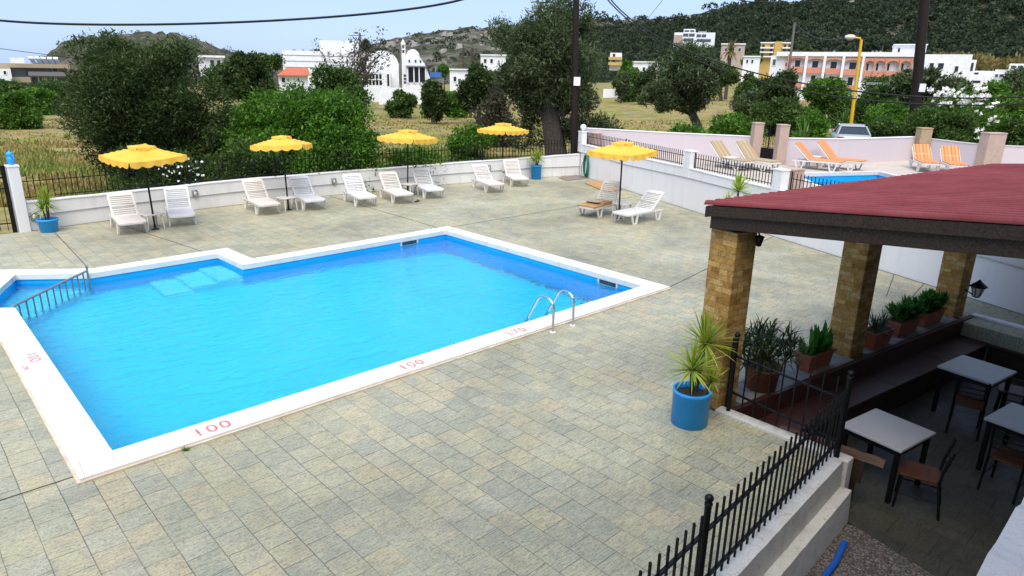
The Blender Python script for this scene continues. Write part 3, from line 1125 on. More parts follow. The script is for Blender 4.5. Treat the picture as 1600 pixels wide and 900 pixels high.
# iron fences -----------------------------------------------------
def fence(name, label, pts, zb, h, spacing, posts, rails=(.12, .72), r=.008, rr=.012, over=.0, post_r=.02):
    """zb = base height at each point"""
    root = thing(name, label, 'fence', (pts[0][0], pts[0][1], 0))
    o0 = np.array(pts[0])
    seg = [np.linalg.norm(np.array(pts[i + 1]) - np.array(pts[i])) for i in range(len(pts) - 1)]
    tot = sum(seg)

    def at(s):
        s = min(max(s, 0), tot)
        for i, q in enumerate(seg):
            if s <= q or i == len(seg) - 1:
                t = s / q
                p = np.array(pts[i]) * (1 - t) + np.array(pts[i + 1]) * t - o0
                return p[0], p[1], zb[i] * (1 - t) + zb[i + 1] * t
            s -= q
    for frac in rails:
        line = [at(s) for s in np.linspace(0, tot, max(2, len(pts) * 3))]
        MB().tube([(x, y, z + frac * h) for x, y, z in line], rr, 6).build('rail', M['black_iron'], root)
    cuts = [0] + [p for p in posts if 0 < p < tot] + [tot]
    for p in posts:
        x, y, z = at(p)
        MB().tube([(x, y, z - .03), (x, y, z + h * 1.05)], post_r, 8).build('post', M['black_iron'], root)
    for a, b in zip(cuts[:-1], cuts[1:]):
        mb = MB(); k = max(1, int(round((b - a) / spacing)))
        for i in range(k):
            x, y, z = at(a + (i + .5) * (b - a) / k)
            mb.beam((x, y, z + over), (x, y, z + h), 2 * r, 2 * r, (0, 1, 0))
        mb.build('bar_panel', M['black_iron'], root)
    return root


bkc = [(x, y + .1) for x, y in BACK]
fence('iron_fence', 'long black iron fence on the low wall behind the yellow umbrellas', bkc, [.77, .75, .79, .80, .81, .85, .9], .68, .145,
      [.05, 4.4, 7.1, 9.8, 12.6, 15.4, 18.2], (.13, .74), .0095, .013, .06)
for (s0, s1, z, lab) in ((.3, 3.6, 1.33, 'short black iron fence panel beside the globe lamp pillar, half behind an umbrella'), (3.75, 7.5, 1.32, 'black iron fence panel between the umbrella and the first short wall pillar'), (8.0, 11.7, 1.30, 'black iron fence panel in front of the tan loungers, between two wall pillars'), (12.35, 16.2, 1.26, 'black iron fence panel in front of the neighbouring pool, above the red roof')):
    a = on_wall(s0, .11); b = on_wall(s1, .11)
    fence('fence_panel', lab, [tuple(a), tuple(b)], [z, z], .52, .125, [.02, s1 - s0 - .02], (.16, .70), .009, .012, .03)

# gate at the left with its pillar
p0 = G(50, 360)
gp = pillar('gate_pillar', 'slim white pillar beside the black iron gate with a blue ornament on top', 2.62, 21.42, R_(5), .24, .26, -.3, 1.72, M['white_wall'], None)
orn = thing('ornament', 'bright blue jug shaped ornament standing on the white gate pillar', 'ornament', (2.62, 21.42, 1.722), R_(-60))
orn.scale = (.66, .66, .82)
MB().lathe([(.07, 0), (.085, .02), (.12, .10), (.125, .18), (.10, .24), (.085, .26), (.11, .29), (.12, .33), (.09, .385), (.03, .40), (.02, .43), (.001, .435)], 20).build('body', M['blue_pot'], orn)
MB().tube([(.11, 0, .30), (.19, 0, .27), (.19, 0, .16), (.12, 0, .12)], .018, 8).build('handle', M['blue_pot'], orn)
gate = thing('iron_gate', 'tall black iron gate at the left end of the low wall', 'gate', (2.42, 21.42, 0), R_(176))
MB().box(-.05, -.03, .0, .05, .03, 1.72).build('gate_post', M['black_iron'], gate)
for z in (.25, 1.14):
    MB().beam((0, 0, z), (2.4, 0, z), .02, .03).build('rail', M['black_iron'], gate)
pts = [(.05 + 2.3 * t, 0, 1.42 + .32 * (t) ** 1.3) for t in np.linspace(0, 1, 14)]
MB().tube([(x, 0, z) for x, y, z in pts], .026, 8).build('arched_rail', M['black_iron'], gate)
mb = MB()
for i in range(14):
    x = .13 + i * .165
    t = (x - .05) / 2.3
    mb.beam((x, 0, .06), (x, 0, 1.68 + .32 * t ** 1.3), .016, .016, (0, 1, 0))
mb.build('bar_panel', M['black_iron'], gate)

# wall lamps: small bulkheads
for i, (px, py, lab) in enumerate(((304, 302, 'small round wall lamp on the low wall right of the second lounger from the gate'), (521, 283, 'small round wall lamp on the low wall left of the fifth lounger'), (763, 262, 'small round wall lamp on the low wall behind the eighth lounger'), (53, 338, 'small round wall lamp half hidden behind the yucca by the gate'))):
    best = min(np.arange(0, 1, .004), key=lambda t: 0)
    v = ray(px, py)
    # meet the low wall
    bestp = None
    for k in range(len(BACK) - 1):
        A = np.array(BACK[k]); B = np.array(BACK[k + 1]); d = B - A; nn = np.array([-d[1], d[0]])
        t = nn.dot(A) / nn.dot(v[:2])
        q = v[:2] * t
        u_ = (q - A).dot(d) / d.dot(d)
        if -0.02 <= u_ <= 1.02:
            bestp = CAM + v * t
    if bestp is None:
        bestp = np.array([2.95, 21.38, .35])
    wl = thing('wall_lamp', lab, 'wall lamp', (bestp[0], bestp[1] - .03, bestp[2]), 0, 'small round lamps on the terrace walls')
    ring_pts = [(.07 * math.cos(a), -.03, .10 * math.sin(a)) for a in np.linspace(0, 2 * math.pi, 20, endpoint=False)]
    MB().tube(ring_pts, .02, 6, closed=True).build('rim', M['grey_metal'], wl)
    lens = MB().ball((0, 0, 0), .06, 12, 8, 1.4).build('lens', M['lamp_head'], wl)
    MB().box(-.08, -.015, -.11, .08, .028, .11).build('back_plate', M['grey_metal'], wl, .01)
p = on_wall(3.55, -.03)
wl = thing('wall_lamp', 'small round wall lamp on the tall wall just behind the right umbrella pole', 'wall lamp', (p[0], p[1], 1.15), RANG, 'small round lamps on the terrace walls')
MB().tube([(.07 * math.cos(a), -.03, .10 * math.sin(a)) for a in np.linspace(0, 2 * math.pi, 20, endpoint=False)], .02, 6, closed=True).build('rim', M['grey_metal'], wl)
MB().ball((0, 0, 0), .06, 12, 8, 1.4).build('lens', M['lamp_head'], wl)
MB().box(-.08, -.015, -.11, .08, .028, .11).build('back_plate', M['grey_metal'], wl, .01)
# globe lamp on the corner pillar
p = on_wall(-.12, .12)
gl = thing('globe_lamp', 'white globe lamp on top of the corner wall pillar', 'lamp', (p[0], p[1], 1.87))
MB().lathe([(.05, 0), (.05, .03), (.03, .05)], 16).build('base', M['plastic'], gl)
MB().ball((0, 0, .16), .13, 20, 14).build('globe', M['globe'], gl)

# ------------------------------------------------------------------ sun loungers
def backrest_mesh():
    mb = MB(); w = .64; ln = .78
    mb.box(-w / 2, 0, -.02, -w / 2 + .055, ln - .05, .025); mb.box(w / 2 - .055, 0, -.02, w / 2, ln - .05, .025)
    # rounded head panel
    mb.prism([(-w / 2, ln - .12), (w / 2, ln - .12), (w / 2 - .01, ln - .03), (w / 2 - .07, ln), (-w / 2 + .07, ln), (-w / 2 + .01, ln - .03)], -.018, .023)
    mb.box(-w / 2, -.02, -.02, w / 2, .05, .022)
    for i in range(9):
        y = .075 + i * .066
        mb.box(-w / 2 + .05, y, -.004, w / 2 - .05, y + .036, .018)
    return mb


def seat_mesh():
    mb = MB(); w = .66; ln = 1.14
    # side rails and a rounded foot end, cross slats between
    mb.box(-w / 2, .12, .27, -w / 2 + .055, ln, .335); mb.box(w / 2 - .055, .12, .27, w / 2, ln, .335)
    mb.prism([(-w / 2, .16), (-w / 2 + .015, .06), (-w / 2 + .10, .0), (w / 2 - .10, .0), (w / 2 - .015, .06), (w / 2, .16)], .275, .334)
    for i in range(12):
        y = .17 + i * .08
        mb.box(-w / 2 + .05, y, .305, w / 2 - .05, y + .058, .327)
    # rear side arms behind the hinge
    mb.box(-w / 2, ln, .27, -w / 2 + .04, 1.72, .31); mb.box(w / 2 - .04, ln, .27, w / 2, 1.72, .31)
    return mb


def leg_mesh(s, y0, y1):
    x = s * .31
    mb = MB()
    yb0 = y0 + (y1 - y0) * .3; yb1 = y0 + (y1 - y0) * .72
    mb.beam((x, y0, .30), (x + s * .02, yb0, .015), .045, .045, (1, 0, 0))
    mb.beam((x, y1, .30), (x + s * .02, yb1, .015), .045, .045, (1, 0, 0))
    mb.beam((x + s * .02, yb0 - .012, .022), (x + s * .02, yb1 + .012, .022), .045, .044)
    return mb


def make_lounger(mat, label, group):
    root = thing('sun_lounger', label, 'sun lounger', (0, 0, 0), 0, group)
    seat_mesh().build('seat', mat, root, .008)
    b = backrest_mesh().build('backrest', mat, root, .006)
    b.location = (0, 1.14, .31)
    for s in (-1, 1):
        leg_mesh(s, .16, .46).build('leg', mat, root)
        leg_mesh(s, 1.28, 1.62).build('leg', mat, root)
    MB().tube([(-.28, 1.46, .29), (-.28, 1.34, .55), (.28, 1.34, .55), (.28, 1.46, .29)], .012, 6).build('prop', mat, root)
    return root


GL = 'white plastic sun loungers on the terrace'
protoA = make_lounger(M['plastic'], 'x', GL)
protoB = make_lounger(M['plastic_old'], 'x', GL)
used = {}


def place_lounger(foot, head, ang, label, kind='A', z=0.0, group=GL):
    src = protoA if kind == 'A' else protoB
    o = copy_tree(src) if used.get(kind) else src
    used[kind] = True
    o.location = (foot[0], foot[1], z)
    o.rotation_euler = (0, 0, math.atan2(head[1] - foot[1], head[0] - foot[0]) - math.pi / 2)
    o['label'] = label; o['group'] = group
    for c in o.children:
        if c.name.startswith('backrest'):
            c.rotation_euler = (R_(ang), 0, 0)
    return o


place_lounger((4.66, 19.22), (4.85, 21.0), 44, 'yellowed white lounger nearest the gate, left of the first umbrella pole', 'B')
place_lounger((5.93, 19.40), (6.38, 21.2), 46, 'white lounger right of the first umbrella pole, a small table at its left side', 'A')
place_lounger((8.45, 19.5), (8.66, 21.3), 44, 'white lounger left of the second umbrella pole', 'B')
place_lounger((9.85, 19.35), (10.15, 21.2), 44, 'white lounger right of the second umbrella pole, a small table at its left side', 'A')
place_lounger((11.38, 18.85), (11.86, 20.95), 44, 'bright white lounger without an umbrella between the second and third umbrellas', 'A')
place_lounger((12.62, 18.6), (13.2, 21.0), 43, 'pinkish white lounger left of the third umbrella pole', 'B')
place_lounger((13.98, 18.75), (14.62, 20.85), 44, 'white lounger right of the third umbrella pole', 'A')
place_lounger((16.48, 18.4), (17.3, 21.0), 42, 'white lounger left of the fourth umbrella pole', 'B')
place_lounger((18.12, 18.85), (19.4, 21.3), 46, 'white lounger between the fourth umbrella pole and the tall blue pot', 'B')
place_lounger((15.72, 12.2), (17.5, 12.2), 40, 'clean white lounger right of the pole of the umbrella near the tall wall', 'A')
l11 = place_lounger((15.65, 13.45), (17.6, 13.75), 58, 'white lounger by the tall wall with an orange cushion folded down on it', 'B')

# folded orange cushion on the last lounger
cu = thing('lounger_cushion', 'orange cushion with a pale folded end lying on the white lounger', 'cushion', (15.68, 13.45, .336), math.atan2(.3, 1.95) - math.pi / 2)
MB().box(-.32, -.03, 0, .32, 1.0, .05).build('pad', M['orange_mat'], cu, .015)
MB().box(-.30, .45, .052, .30, 1.02, .10).build('folded_end', M['orange_mat'], cu, .015)
MB().box(-.24, .35, .101, .20, .75, .125).build('pale_lining', M['pink_wall'], cu, .01)
gm = MB()
gm.prism([tuple(G(914, 287)[:2]), tuple(G(932, 283)[:2]), tuple(G(972, 297)[:2]), tuple(G(948, 301)[:2])], .004, .045)
tag(gm.build('floor_mat', M['orange_mat'], None, .01), 'long orange mat lying on the ground beside the tall white wall', 'mat')


# ------------------------------------------------------------------ umbrellas
def canopy_mesh(a=.74, rise=.25, sag=.03):
    """square canvas roof, four panels, slightly sagging, and a scalloped valance"""
    V = []; Fq = []
    nn = 14
    # grid over square with pyramid height
    for i in range(nn + 1):
        for j in range(nn + 1):
            x = -a + 2 * a * i / nn; y = -a + 2 * a * j / nn
            m = max(abs(x), abs(y)) / a
            mn = min(abs(x), abs(y)) / max(1e-6, max(abs(x), abs(y)))
            z = rise * (1 - m) - sag * math.sin(math.pi * m) * (1 - mn) - .035 * m * (1 - mn ** 2)
            V.append((x, y, z))
    for i in range(nn):
        for j in range(nn):
            k = i * (nn + 1) + j
            Fq.append((k, k + nn + 1, k + nn + 2, k + 1))
    mb = MB(); mb.add(V, Fq, True)
    return mb


def valance_mesh(a=.74, n_sc=5, h=.17):
    mb = MB(); K = n_sc * 8
    for s in range(4):
        c, sn = math.cos(s * math.pi / 2), math.sin(s * math.pi / 2)
        vs = []
        for i in range(K + 1):
            t = i / K
            x = -a + 2 * a * t; y = -a - .006
            mn = abs(x) / a
            zt = -.035 * (1 - mn ** 2) + .004
            zb = zt - h * .66 - h * .30 * abs(math.sin(math.pi * t * n_sc))
            yo = y - .02 - .015 * math.sin(t * 23 + s)
            for (q, z) in ((y, zt), (yo, zb)):
                vs.append((x * c - q * sn, x * sn + q * c, z))
        mb.add(vs, [(2 * i, 2 * i + 1, 2 * i + 3, 2 * i + 2) for i in range(K)], True)
    return mb


def make_umbrella():
    root = thing('sun_umbrella', 'x', 'umbrella', (0, 0, 0), 0, 'yellow sun umbrellas on the terrace')
    MB().tube([(0, 0, 0), (0, 0, 2.23)], .024, 10).build('pole', M['black_paint'], root)
    MB().lathe([(.10, 0), (.10, .012), (.035, .02), (.033, .12)], 16).build('base', M['black_paint'], root)
    c = canopy_mesh().build('canopy', M['yellow_fabric'], root, loc=(0, 0, 2.0))
    valance_mesh().build('valance', M['yellow_fabric'], c)
    v = canopy_mesh(.23, .03, .0).build('vent', M['yellow_fabric'], c, loc=(0, 0, .235))
    valance_mesh(.23, 2, .07).build('vent_flap', M['yellow_fabric'], v)
    for k in range(4):
        a = math.pi / 4 + k * math.pi / 2
        MB().tube([(.0, .0, 2.2), (1.0 * math.cos(a), 1.0 * math.sin(a), 1.96)], .009, 5).build('rib', M['black_paint'], root)
    return root


um = make_umbrella()
for i, (x, y, z, a, tilt, lab) in enumerate(((5.27, 19.62, .0, 12, (3, -3), 'yellow umbrella nearest the gate, shading the first two loungers'),
                                  (9.24, 20.02, .0, 52, (-2, 4), 'yellow umbrella second from the gate, one corner lifted'),
                                  (13.76, 20.14, .0, 20, (1, 2), 'yellow umbrella third from the gate, in front of the bushy green shrub'),
                                  (19.05, 21.0, .0, 8, (0, 1), 'yellow umbrella next to the tall blue pot, farthest along the low wall'),
                                  (16.42, 12.78, .08, 5, (1, -2), 'yellow umbrella standing apart near the tall white right wall'))):
    o = um if i == 0 else copy_tree(um)
    o.location = (x, y, 0); o.rotation_euler = (R_(tilt[0]), R_(tilt[1]), R_(a))
    o['label'] = lab
    if i == 4:
        o.scale = (1, 1, 1.03)


# small white side tables
def make_side_table(name='side_table', h=.42):
    root = thing(name, 'x', 'side table', (0, 0, 0), 0, 'small white side tables under the umbrellas')
    MB().prism([(-.24, -.19), (-.19, -.24), (.19, -.24), (.24, -.19), (.24, .19), (.19, .24), (-.19, .24), (-.24, .19)], h - .035, h).build('tabletop', M['plastic_old'], root, .006)
    for sx in (-1, 1):
        for sy in (-1, 1):
            MB().tube([(sx * .18, sy * .18, h - .03), (sx * .215, sy * .215, 0)], [.03, .02], 6).build('leg', M['plastic_old'], root)
    return root


tb = make_side_table()
for i, (x, y, a, lab) in enumerate(((5.26, 19.78, 8, 'small white table around the pole of the umbrella nearest the gate'),
                               (9.18, 19.98, 10, 'small white table around the pole of the second umbrella from the gate'),
                               (13.72, 19.95, 15, 'small white table behind the pole of the third umbrella from the gate'),
                               (18.95, 20.8, 20, 'small white table half hidden behind the fourth umbrella pole'),
                               (16.72, 12.9, 5, 'small white table between the two loungers near the tall wall'))):
    o = tb if i == 0 else copy_tree(tb)
    o.location = (x, y, 0); o.rotation_euler.z = R_(a); o['label'] = lab

# ------------------------------------------------------------------ potted yuccas
def pot_mesh(r0, r1, h, rim=.02):
    return MB().lathe([(r0, 0), (r1, h), (r1 + rim, h), (r1 + rim, h + .03), (r1 - .015, h + .03), (r1 - .02, h - .06)], 32)


def pot_shell(root, r0, r1, h, mat):
    mb = MB().lathe([(.001, .002), (r0, 0), (r1, h - .04), (r1 + .008, h - .04), (r1 + .008, h), (r1 - .02, h), (r1 - .024, h - .09)], 36)
    mb.build('pot', mat, root)
    MB().lathe([(r1 - .022, h - .07), (.001, h - .05)], 30).build('soil', M['soil'], root)


def rosette(c, n, Ln, W, rng):
    return join_blades([blades(c, n, Ln, W, rng, -.35, 1.45, .35)])


rng = np.random.default_rng(5)
pt = thing('potted_yucca', 'three headed yucca in a cylindrical blue pot by the first stone column', 'potted plant', (6.94, 4.08, 0))
pot_shell(pt, .225, .23, .46, M['blue_pot'])
for (bx, by, tx, ty, tz, n, ln) in ((.0, -.0, -.11, -.03, .76, 95, .40), (.07, .0, .33, .08, .95, 95, .42), (.13, -.1, .22, -.14, .54, 40, .24)):
    MB().tube([(bx, by, .38), (bx + (tx - bx) * .4, by + (ty - by) * .3, .38 + (tz - .38) * .5), (tx, ty, tz)], [.03, .026, .024], 8).build('stem', M['bark'], pt)
    v, f = rosette((tx, ty, tz), n, ln, .026, rng); np_mesh('leaves', v, f, L['yucca'], pt)
pt = thing('potted_yucca', 'bushy yucca in a round blue tub beside the gate pillar', 'potted plant', (3.10, 21.0, 0))
pt.scale = (.74, .74, 1.0)
mb = MB().lathe([(.001, .002), (.27, 0), (.31, .30), (.34, .30), (.34, .345), (.30, .345), (.295, .28)], 32); mb.build('pot', M['blue_pot'], pt)
MB().lathe([(.298, .29), (.001, .31)], 24).build('soil', M['soil'], pt)
for (tx, ty, tz, n) in ((-.08, 0, .58, 70), (.1, .05, .66, 70), (.02, -.08, .74, 60)):
    MB().tube([(tx * .5, ty * .5, .28), (tx, ty, tz)], .025, 7).build('stem', M['bark'], pt)
    v, f = rosette((tx, ty, tz), n, .5, .035, rng); np_mesh('leaves', v, f, L['yucca'], pt)
pt = thing('potted_yucca', 'short yucca in a tall narrow blue pot at the far end of the low wall', 'potted plant', (20.15, 20.1, 0))
pot_shell(pt, .20, .22, .58, M['blue_pot'])
for (tx, ty, tz, n) in ((-.14, 0, .78, 45), (.0, .0, .86, 50), (.15, .02, .80, 45)):
    MB().tube([(tx * .3, ty, .5), (tx, ty, tz)], .025, 7).build('stem', M['bark'], pt)
    v, f = rosette((tx, ty, tz), n, .42, .035, rng); np_mesh('leaves', v, f, L['yucca'], pt)
pp = G(1158, 362)
pt = thing('potted_yucca', 'yellow green yucca head showing above the corner of the red roof', 'potted plant', (17.55, 9.55, 0))
pot_shell(pt, .23, .25, .5, M['blue_pot'])
for (tx, ty, tz, n, ln) in ((0, 0, 1.16, 85, .52), (-.28, .1, .80, 45, .36)):
    MB().tube([(0, 0, .4), (tx, ty, tz)], .03, 7).build('stem', M['bark'], pt)
    v, f = rosette((tx, ty, tz), n, ln, .045, rng); np_mesh('leaves', v, f, L['yucca'], pt)

# ------------------------------------------------------------------ pergola
U = np.array([.9898, -.143]); Vv = np.array([.143, .9898])
PANG = math.atan2(U[1], U[0])
pg = thing('pergola', 'dining pergola with a red corrugated roof on three golden stone columns', 'pergola', (7.51, 4.03, 0), PANG)
CW = .40
for i, t in enumerate((0.0, 3.15, 6.62)):
    z1 = 2.40
    o = MB().box(0, 0, -1.0 + (0 if i else .0), CW, CW, 2.36).build('stone_column', M['stone'], pg, .015, loc=(t, 0, 0))
# local frame: x along the columns, y out towards the pool. roof corner at local (-.1, .4)
SL = .11
rx0, rx1, ry1, ry0 = -.13, 8.05, .40, -5.6
zr = 2.66
mb = MB()
pitch = .18
nx = int((rx1 - rx0) / pitch) * 6
prof = []
for i in range(nx + 1):
    t = (i % 6) / 6
    hgt = .05 if i % 6 in (1, 2, 3) else 0.0
    prof.append((rx0 + (rx1 - rx0) * i / nx, hgt))
vs = []
for x, h in prof:
    for y in (ry1 + .05, ry0):
        vs.append((x, y, zr + (ry1 - y) * SL + h))
mb.add(vs, [(2 * i, 2 * i + 2, 2 * i + 3, 2 * i + 1) for i in range(nx)])
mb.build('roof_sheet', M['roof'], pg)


def slope_beam(mb, x0, x1, ya, yb, zt, h, dz=0.0):
    """board running up the slope from ya to yb, top at roof level - dz"""
    za = zr + (ry1 - ya) * SL - dz; zb = zr + (ry1 - yb) * SL - dz
    mb.add([(x0, ya, za - h), (x1, ya, za - h), (x1, ya, za), (x0, ya, za), (x0, yb, zb - h), (x1, yb, zb - h), (x1, yb, zb), (x0, yb, zb)],
           [(0, 1, 2, 3), (7, 6, 5, 4), (0, 4, 5, 1), (1, 5, 6, 2), (2, 6, 7, 3), (3, 7, 4, 0)])


mb = MB(); slope_beam(mb, rx0 + .01, rx0 + .055, ry1, ry0 + .02, 0, .13, .012); mb.build('fascia_board', M['dark_wood'], pg, .006)
mb = MB(); slope_beam(mb, rx0 + .06, rx0 + .19, ry1 - .03, ry0 + .05, 0, .17, .13); mb.build('end_rafter', M['dark_wood'], pg, .008)
for k in range(1, 8):
    mb = MB(); slope_beam(mb, rx0 + k * 1.08, rx0 + k * 1.08 + .09, ry1 - .03, ry0 + .05, 0, .15, .02); mb.build('rafter', M['dark_wood'], pg)
mb = MB(); mb.box(-.02, .06, 2.362, 8.0, .30, 2.50); mb.build('column_beam', M['dark_wood'], pg, .01)
mb = MB(); mb.box(-.02, -5.2, 2.80, 8.0, -5.0, 3.06); mb.build('wall_beam', M['dark_wood'], pg, .01)
mb = MB(); mb.box(rx0 + .02, ry1 + .005, 2.50, rx1, ry1 + .035, 2.635); mb.build('eave_board', M['dark_wood'], pg, .006)

# parapet between terrace and dining floor: white kerb, grey ledge, bench
kerb = thing('kerb_wall', 'low white stained kerb between the paved terrace and the sunken dining floor', 'wall', (7.44, 2.3, -.7))
MB().box(0, .02, .0, .17, 1.72, .74).build('wall_face', M['old_wall'], kerb, .02)
front = thing('parapet_wall', 'stained white parapet wall under the black railing in the foreground', 'wall', (7.42, 2.345, -.72), R_(3.6))
def rough_bar(L, w, h, n, rng, amp):
    mb = MB(); vs = []
    for i in range(n + 1):
        x = L * i / n
        a = rng.normal() * amp; b = rng.normal() * amp
        vs += [(x, 0 + a * .5, 0), (x, w, 0), (x, w, h + a), (x, .02 + b, h + b)]
    fs = []
    for i in range(n):
        k = 4 * i
        for e in range(4):
            fs.append((k + e, k + 4 + e, k + 4 + (e + 1) % 4, k + (e + 1) % 4))
    fs += [(0, 1, 2, 3), (4 * n + 3, 4 * n + 2, 4 * n + 1, 4 * n)]
    return mb.add(vs, fs)
rough_bar(21.36, .20, .77, 260, np.random.default_rng(3), .0009).build('wall_face', M['old_wall'], front).location = (-21.36, -.0, 0)
o = rough_bar(21.40, .16, .42, 160, np.random.default_rng(4), .0014).build('ledge', M['old_wall'], front)
o.location = (-21.36, -.13, 0)

lg = thing('ledge_wall', 'grey topped dwarf wall between the stone columns carrying the planters', 'wall', (7.51, 4.03, -.7), PANG)
MB().box(.405, -.10, 0, 3.148, .38, .71).build('wall_face', M['ledge'], lg)
MB().box(3.552, -.10, 0, 6.618, .38, .71).build('wall_face', M['ledge'], lg)
MB().box(.12, -.145, .55, 7.02, -.101, .735).build('edge_board', M['bench_wood'], lg, .008)

bn = thing('corner_bench', 'long dark brown bench built along the dwarf wall and turning the corner', 'bench', (7.51, 4.03, -.7), PANG)
MB().box(.10, -.18, .0, 6.98, -.147, .73).build('backrest', M['bench_wood'], bn, .006)
for x0, x1 in ((.10, 3.35), (3.36, 5.0), (5.01, 6.98)):
    MB().box(x0, -.68, .40, x1, -.182, .45).build('seat', M['bench_wood'], bn, .008)
MB().box(.10, -.64, .0, 6.98, -.60, .398).build('front_panel', M['dark_wood'], bn)
MB().box(6.46, -3.9, .40, 6.98, -.69, .45).build('seat', M['bench_wood'], bn, .008)
MB().box(6.50, -3.9, .0, 6.53, -.69, .398).build('front_panel', M['dark_wood'], bn)
ew = thing('end_wall', 'low white wall behind the short arm of the bench under the roof', 'wall', (7.51, 4.03, -.7), PANG)
MB().box(7.03, -4.4, 0, 7.2, -.12, .74).build('wall_face', M['white_wall'], ew, .01)

# side bench board and old plank under the corner of the railing
pk = thing('wooden_plank', 'worn brown wooden plank lying along the kerb below the railing corner', 'plank', (7.665, 3.25, -.06), R_(-84))
rough_bar(1.2, .10, .07, 14, np.random.default_rng(8), .006).build('plank_body', M['plank_wood'], pk)
MB().box(.03, .02, -.62, .13, .09, -.012).build('support', M['dark_wood'], pk)
MB().box(.85, .02, -.62, .93, .09, -.012).build('support', M['dark_wood'], pk)
MB().box(.03, .0, -.30, 1.0, .02, -.02).build('panel', M['dark_wood'], pk)

# foreground railing
ra = thing('iron_railing', 'black iron railing with ball topped posts around the corner of the sunken dining floor', 'railing', (0, 0, 0))


def rail_y(x):
    return 2.46 + (x - 7.4) * .0637


def ball_post(x, y, z0, z1, r=.028):
    mb = MB(); mb.tube([(x, y, z0), (x, y, z1 - .05)], r, 12)
    mb.lathe([(r * 1.15, z1 - .075), (r * 1.15, z1 - .055), (r * .6, z1 - .045)], 12, x, y)
    p = mb.build('post', M['black_iron'], ra)
    MB().ball((x, y, z1 - .015), .036, 14, 10).build('finial', M['black_iron'], p)


for z in (.22, .73):
    MB().beam((1.0, rail_y(1.0), z), (7.40, rail_y(7.4), z + .02), .03, .022).build('rail', M['black_iron'], ra)
ball_post(4.26, rail_y(4.26), .03, 1.06); ball_post(7.46, 2.465, .0, 1.09, .032); ball_post(1.1, rail_y(1.1), .03, 1.06)
x = 1.25
while x < 7.35:
    if abs(x - 4.26) > .05:
        MB().beam((x, rail_y(x), .13), (x, rail_y(x), .925), .017, .017, (0, 1, 0)).build('bar', M['black_iron'], ra)
    x += .122
for z0, z1 in ((.74, .80), (.22, .30)):
    MB().beam((7.48, 2.465, z0), (7.55, 3.88, z1), .024, .022).build('rail', M['black_iron'], ra)
ball_post(7.53, 3.88, .03, 1.1, .026)
MB().tube([(7.62, 3.96, .03), (7.62, 3.96, 1.0)], .02, 8).build('post', M['black_iron'], ra)
for i in range(8):
    y = 2.6 + i * .155
    MB().beam((7.5, y, .1), (7.5, y, .98), .015, .015, (0, 1, 0)).build('bar', M['black_iron'], ra)

# blue pipe
tag(MB().tube([(7.0, 2.07, -.665), (6.88, 2.05, -.66), (6.6, 2.0, -.655), (6.2, 1.98, -.66), (5.6, 1.96, -.66)], .032, 10).build('water_pipe', M['pipe_blue']), 'bright blue pipe lying on the pebbled floor below the parapet wall', 'pipe')


# tables and chairs
def make_table():
    root = thing('dining_table', 'x', 'table', (0, 0, 0), 0, 'pale topped square tables under the pergola')
    MB().box(-.41, -.38, .715, .41, .38, .75).build('tabletop', M['table_top'], root, .008)
    MB().box(-.38, -.35, .65, .38, .35, .712).build('apron', M['black_paint'], root)
    for sx in (-1, 1):
        for sy in (-1, 1):
            MB().box(sx * .35 - .025, sy * .32 - .025, 0, sx * .35 + .025, sy * .32 + .025, .65).build('leg', M['black_paint'], root)
    return root


t0 = make_table()
for i, (x, y, a, lab) in enumerate(((8.60, 2.31, -9, 'pale square table nearest the railing corner, one chair beside it'), (11.60, 2.10, -9, 'pale square table beside the far end of the bench'), (10.20, 1.15, -9, 'pale square table cut by the right edge of the picture, between the other tables'))):
    o = t0 if i == 0 else copy_tree(t0)
    o.location = (x, y, -.7); o.rotation_euler.z = R_(a); o['label'] = lab


def make_chair():
    """local: faces +y"""
    root = thing('dining_chair', 'x', 'chair', (0, 0, 0), 0, 'black metal chairs with wooden seats')
    MB().prism([(-.20, .2), (-.19, -.18), (-.12, -.21), (.12, -.21), (.19, -.18), (.20, .2), (.13, .225), (-.13, .225)], .435, .465).build('seat', M['seat_wood'], root, .01)
    for s in (-1, 1):
        MB().tube([(s * .19, -.27, 0), (s * .185, -.20, .44), (s * .185, -.215, .6), (s * .18, -.28, .88)], .016, 8).build('back_leg', M['black_paint'], root)
        MB().tube([(s * .19, .20, 0), (s * .18, .17, .435)], .015, 8).build('leg', M['black_paint'], root)
        MB().tube([(s * .19, -.23, .2), (s * .186, .185, .2)], .009, 6).build('stretcher', M['black_paint'], root)
    for z, b in ((.60, .0), (.68, .0), (.76, .0), (.85, .01)):
        y = -.215 - (z - .6) / .28 * .065
        MB().tube([(-.183, y, z), (-.09, y - .03, z), (.09, y - .03, z), (.183, y, z)], .011, 6).build('slat', M['black_paint'], root)
    return root


c0 = make_chair()
for i, (x, y, a, lab) in enumerate(((8.40, 1.83, 14, 'black ladder back chair with a wooden seat at the nearest table'), (9.62, 1.18, -95, 'black ladder back chair in front of the table at the right edge'), (10.98, 1.98, -80, 'black chair turned to the far table, between it and the bench'), (11.95, 1.62, 10, 'black chair at the near side of the far table'), (12.35, 1.35, 100, 'dark chair at the far right under the pergola, partly cut off'))):
    o = c0 if i == 0 else copy_tree(c0)
    o.location = (x, y, -.7); o.rotation_euler.z = R_(a); o['label'] = lab


